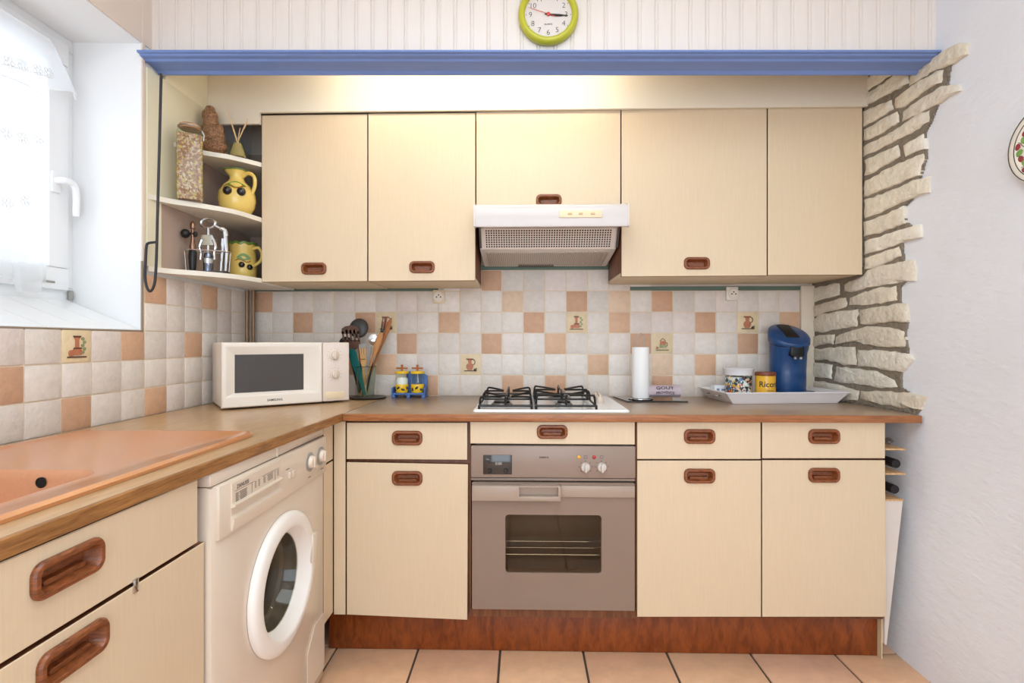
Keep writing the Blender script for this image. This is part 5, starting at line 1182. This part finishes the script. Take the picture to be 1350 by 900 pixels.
# ================================================================== SOCKETS, CLOCK, PLATE
def socket(label, u, v, round_):
    p = onY(u, v, YB - .01); t = thing('power_socket', label, 'socket', (p.x, YB - .004, p.z)); s_ = .028
    mb = MB(); mb.box(p.x - s_, p.x + s_, YB - .016, YB - .0035, p.z - s_ * 1.15, p.z + s_ * 1.15, .003); base = part('plate', mb, M_cream if not round_ else M_whitem, t)
    mb = MB(); Mk = Matrix.Translation((p.x + (.006 if round_ else 0), YB - .016, p.z)) @ Matrix.Rotation(PI / 2, 4, 'X'); mb.lathe([(.026, -.002), (.026, .003), (.024, .0045), (.021, .0045), (.019, .001), (.004, .001)], seg=28, M=Mk); part('ring', mb, M_whitem, t)
    mb = MB()
    for dx, dz in ((-.0095, -.002), (.0095, -.002), (0, .008)): mb.lathe([(.0032, .001), (.0032, .0022)], seg=12, M=Mk @ Matrix.Translation((dx, dz, 0)))
    part('hole', mb, M_dark, t)
socket('cream wall socket on the tiles above the condiment rack', 578.5, 391, False)
socket('white round wall socket on the tiles above the coffee tin', 965, 387, True)
cc_ = onY(723, 17, 1.775); c = Vector((cc_.x, 1.799, cc_.z)); RCK = .1045
t = thing('wall_clock', 'round lime green wall clock on the panelling above the blue moulding', 'clock', c)
MK = Matrix.Translation(c) @ Matrix.Rotation(PI / 2, 4, 'X')
mb = MB(); mb.lathe([(RCK - .006, 0), (RCK, .006), (RCK, .02), (RCK - .006, .03), (RCK - .014, .033), (RCK - .021, .028), (RCK - .023, .014)], seg=64, M=MK, cap1=False); part('rim', mb, mat('lime_plastic', (184, 180, 44), .3, coat=.2), t, ang=60)
mb = MB(); mb.lathe([(RCK - .021, .010), (RCK - .0215, .014), (.01, .0141)], seg=64, M=MK); face = part('dial', mb, mat('clock_face', (216, 206, 200), .6), t)
mb = MB(); yd = c.y - .0146
for h in range(1, 13):
    a = math.radians(90 - 30 * h); mb.text(str(h), .026, lambda x, y, a=a: Vector((c.x + .062 * math.cos(a) + x, yd, c.z + .062 * math.sin(a) + y)), bold=-.012)
    mb.lathe([(.0014, .0141), (.0014, .0147)], seg=8, M=MK @ Matrix.Translation((.0775 * math.cos(a), .0775 * math.sin(a), 0)))
mb.text('QUARTZ', .007, lambda x, y: Vector((c.x + x, yd, c.z - .033 + y))); part('numerals', mb, M_ink, face)
def hand(nm, ang, L, w, y, m_, tail=.012):
    a = math.radians(90 - ang); d = Vector((math.cos(a), 0, math.sin(a))); n_ = Vector((-d.z, 0, d.x)); o = Vector((c.x, y, c.z)); mb = MB()
    ps = [o - d * tail + n_ * w * .6, o - d * tail - n_ * w * .6, o + d * L * .6 - n_ * w, o + d * L - n_ * w * .3, o + d * L + n_ * w * .3, o + d * L * .6 + n_ * w]
    mb.loops([ps, [p + Vector((0, -.001, 0)) for p in ps]], True, True, True); part(nm, mb, m_, t)
M_red = mat('red_plastic', (206, 70, 52), .4)
hand('hour_hand', 97.5, .048, .0035, c.y - .016, M_ink); hand('minute_hand', 95, .068, .0028, c.y - .0175, M_ink); hand('second_hand', 289, .074, .0009, c.y - .019, M_red, .03)
mb = MB(); mb.lathe([(.006, .0142), (.006, .021), (.004, .022)], seg=16, M=MK); part('hub', mb, M_red, t)
# decorated plate on the plain wall
pc = onX(1347, 199, 1.392); pc = Vector((XW(1.385, 1.70) - .004, 1.385, 1.690)); RP = .108
t = thing('decorative_plate', 'white ceramic plate painted with berries and leaves on the plain wall', 'plate', pc)
PM = Matrix.Translation(pc) @ Matrix.Rotation(-PI / 2, 4, 'Y')
mb = MB(); mb.lathe([(.05, 0), (.055, .003), (.09, .009), (RP, .014), (RP + .001, .016), (RP - .002, .0175), (.088, .013), (.06, .0075), (.01, .0065)], seg=64, M=PM); pl = part('plate_body', mb, mat('glazed_plate', (226, 218, 206), .15, coat=.4), t, ang=60)
def ps(r, a, d=.0): 
    z = .0065 if r < .05 else .0075 + (r - .06) / .028 * .0055 if r < .088 else .013 + (r - .088) / .018 * .0045
    return PM @ Vector((r * math.cos(a), r * math.sin(a), z + d))
mb = MB()
for r in (RP - .003, RP - .016): mb.tube([ps(r, k * 2 * PI / 64, .0004) for k in range(64)], .0011, 6, True)
for k in range(14):
    a = k * 2 * PI / 14; mb.tube([ps(.055 + j * .006, a + .1 * math.sin(j), .0004) for j in range(6)], .0008, 5)
part('black_lines', mb, M_ink, pl)
for nm, col, off, rr in (('berry', (150, 54, 62), .05, .078), ('leaf', (120, 164, 84), .27, .074), ('bilberry', (28, 74, 116), .1, .05)):
    mp_ = mat('glaze_' + nm, col, .25, var=.25, vs=80)
    for k in range(14):
        a = k * 2 * PI / 14 + off
        if math.sin(a) < -.15: continue
        mb = MB(); mb.ell(ps(rr + .006 * (k % 2), a, .0005), (.0012, .013 if nm == 'leaf' else .0095, .0085), 12, 8, Matrix.Rotation(a * 1.7 + k, 4, 'X')); part('painted_' + nm, mb, mp_, pl)
# ================================================================== LAMPS AND FILL LIGHTS
lf = thing('wall_mounted_strip_light', 'white fluorescent strip light behind the blue moulding', 'lamp', (-.2, 1.87, 2.26))
mb = MB(); mb.box(-.82, .42, 1.8265, 1.872, 2.235, 2.285, .004); part('batten', mb, M_white, lf)
mb = MB(); mb.tube([(-.77, 1.90, 2.25), (.37, 1.90, 2.25)], .013, 16); part('tube', mb, mat('lit_tube', (255, 240, 200), .5, emit=(252, 250, 232), es=25), lf)
for x in (-.795, .395):
    mb = MB(); mb.box(x - .022, x + .022, 1.872, 1.918, 2.232, 2.27, .004); part('lamp_holder', mb, M_white, lf)
def area(name, loc, rot, sx, sy, power, col):
    l = bpy.data.lights.new(name, 'AREA'); l.shape = 'RECTANGLE'; l.size = sx; l.size_y = sy; l.energy = power; l.color = col
    o = bpy.data.objects.new(name, l); C.objects.link(o); o.location = loc; o.rotation_euler = rot; return o
area('ceiling_fill', (0.0, .35, 2.53), (0, 0, 0), 1.2, 1.6, 27, (.80, .93, 1.0))  # unseen overhead fill, added to brighten the room
area('rear_fill', (0.1, Y0 + .05, 1.25), (math.radians(90), 0, 0), 2.2, 2.0, 54, (.73, .88, 1.0))  # fill added behind the camera; the rear wall has no opening
pw = area('window_portal', (-1.66, 1.285, 1.757), (0, math.radians(-90), 0), .92, .98, 1, (1, 1, 1)); pw.data.cycles.is_portal = True
area('window_daylight', (-1.9, 1.285, 1.85), (0, math.radians(-90), 0), 1.4, 1.6, 11, (.84, .92, 1.0))
w = bpy.data.worlds.new('World'); bpy.context.scene.world = w; w.use_nodes = True
w.node_tree.nodes['Background'].inputs[0].default_value = (.93, .97, 1, 1); w.node_tree.nodes['Background'].inputs[1].default_value = 1.0
# ================================================================== CAMERA
cam = bpy.data.cameras.new('camera'); co = bpy.data.objects.new('camera', cam); C.objects.link(co)
cam.sensor_width = 36; cam.lens = F_PX / 1350 * 36; cam.clip_start = .01
co.location = (0, 0, EYE); co.rotation_euler = (PI / 2, 0, YAW)
S = bpy.context.scene; S.camera = co
S.view_settings.view_transform = 'Standard'; S.view_settings.look = 'None'; S.view_settings.gamma = 1; S.view_settings.use_curve_mapping = False
S.view_settings.exposure = 0.0
S.cycles.use_denoising = True
S.cycles.diffuse_bounces = 6; S.cycles.transparent_max_bounces = 16; S.cycles.sample_clamp_indirect = 6
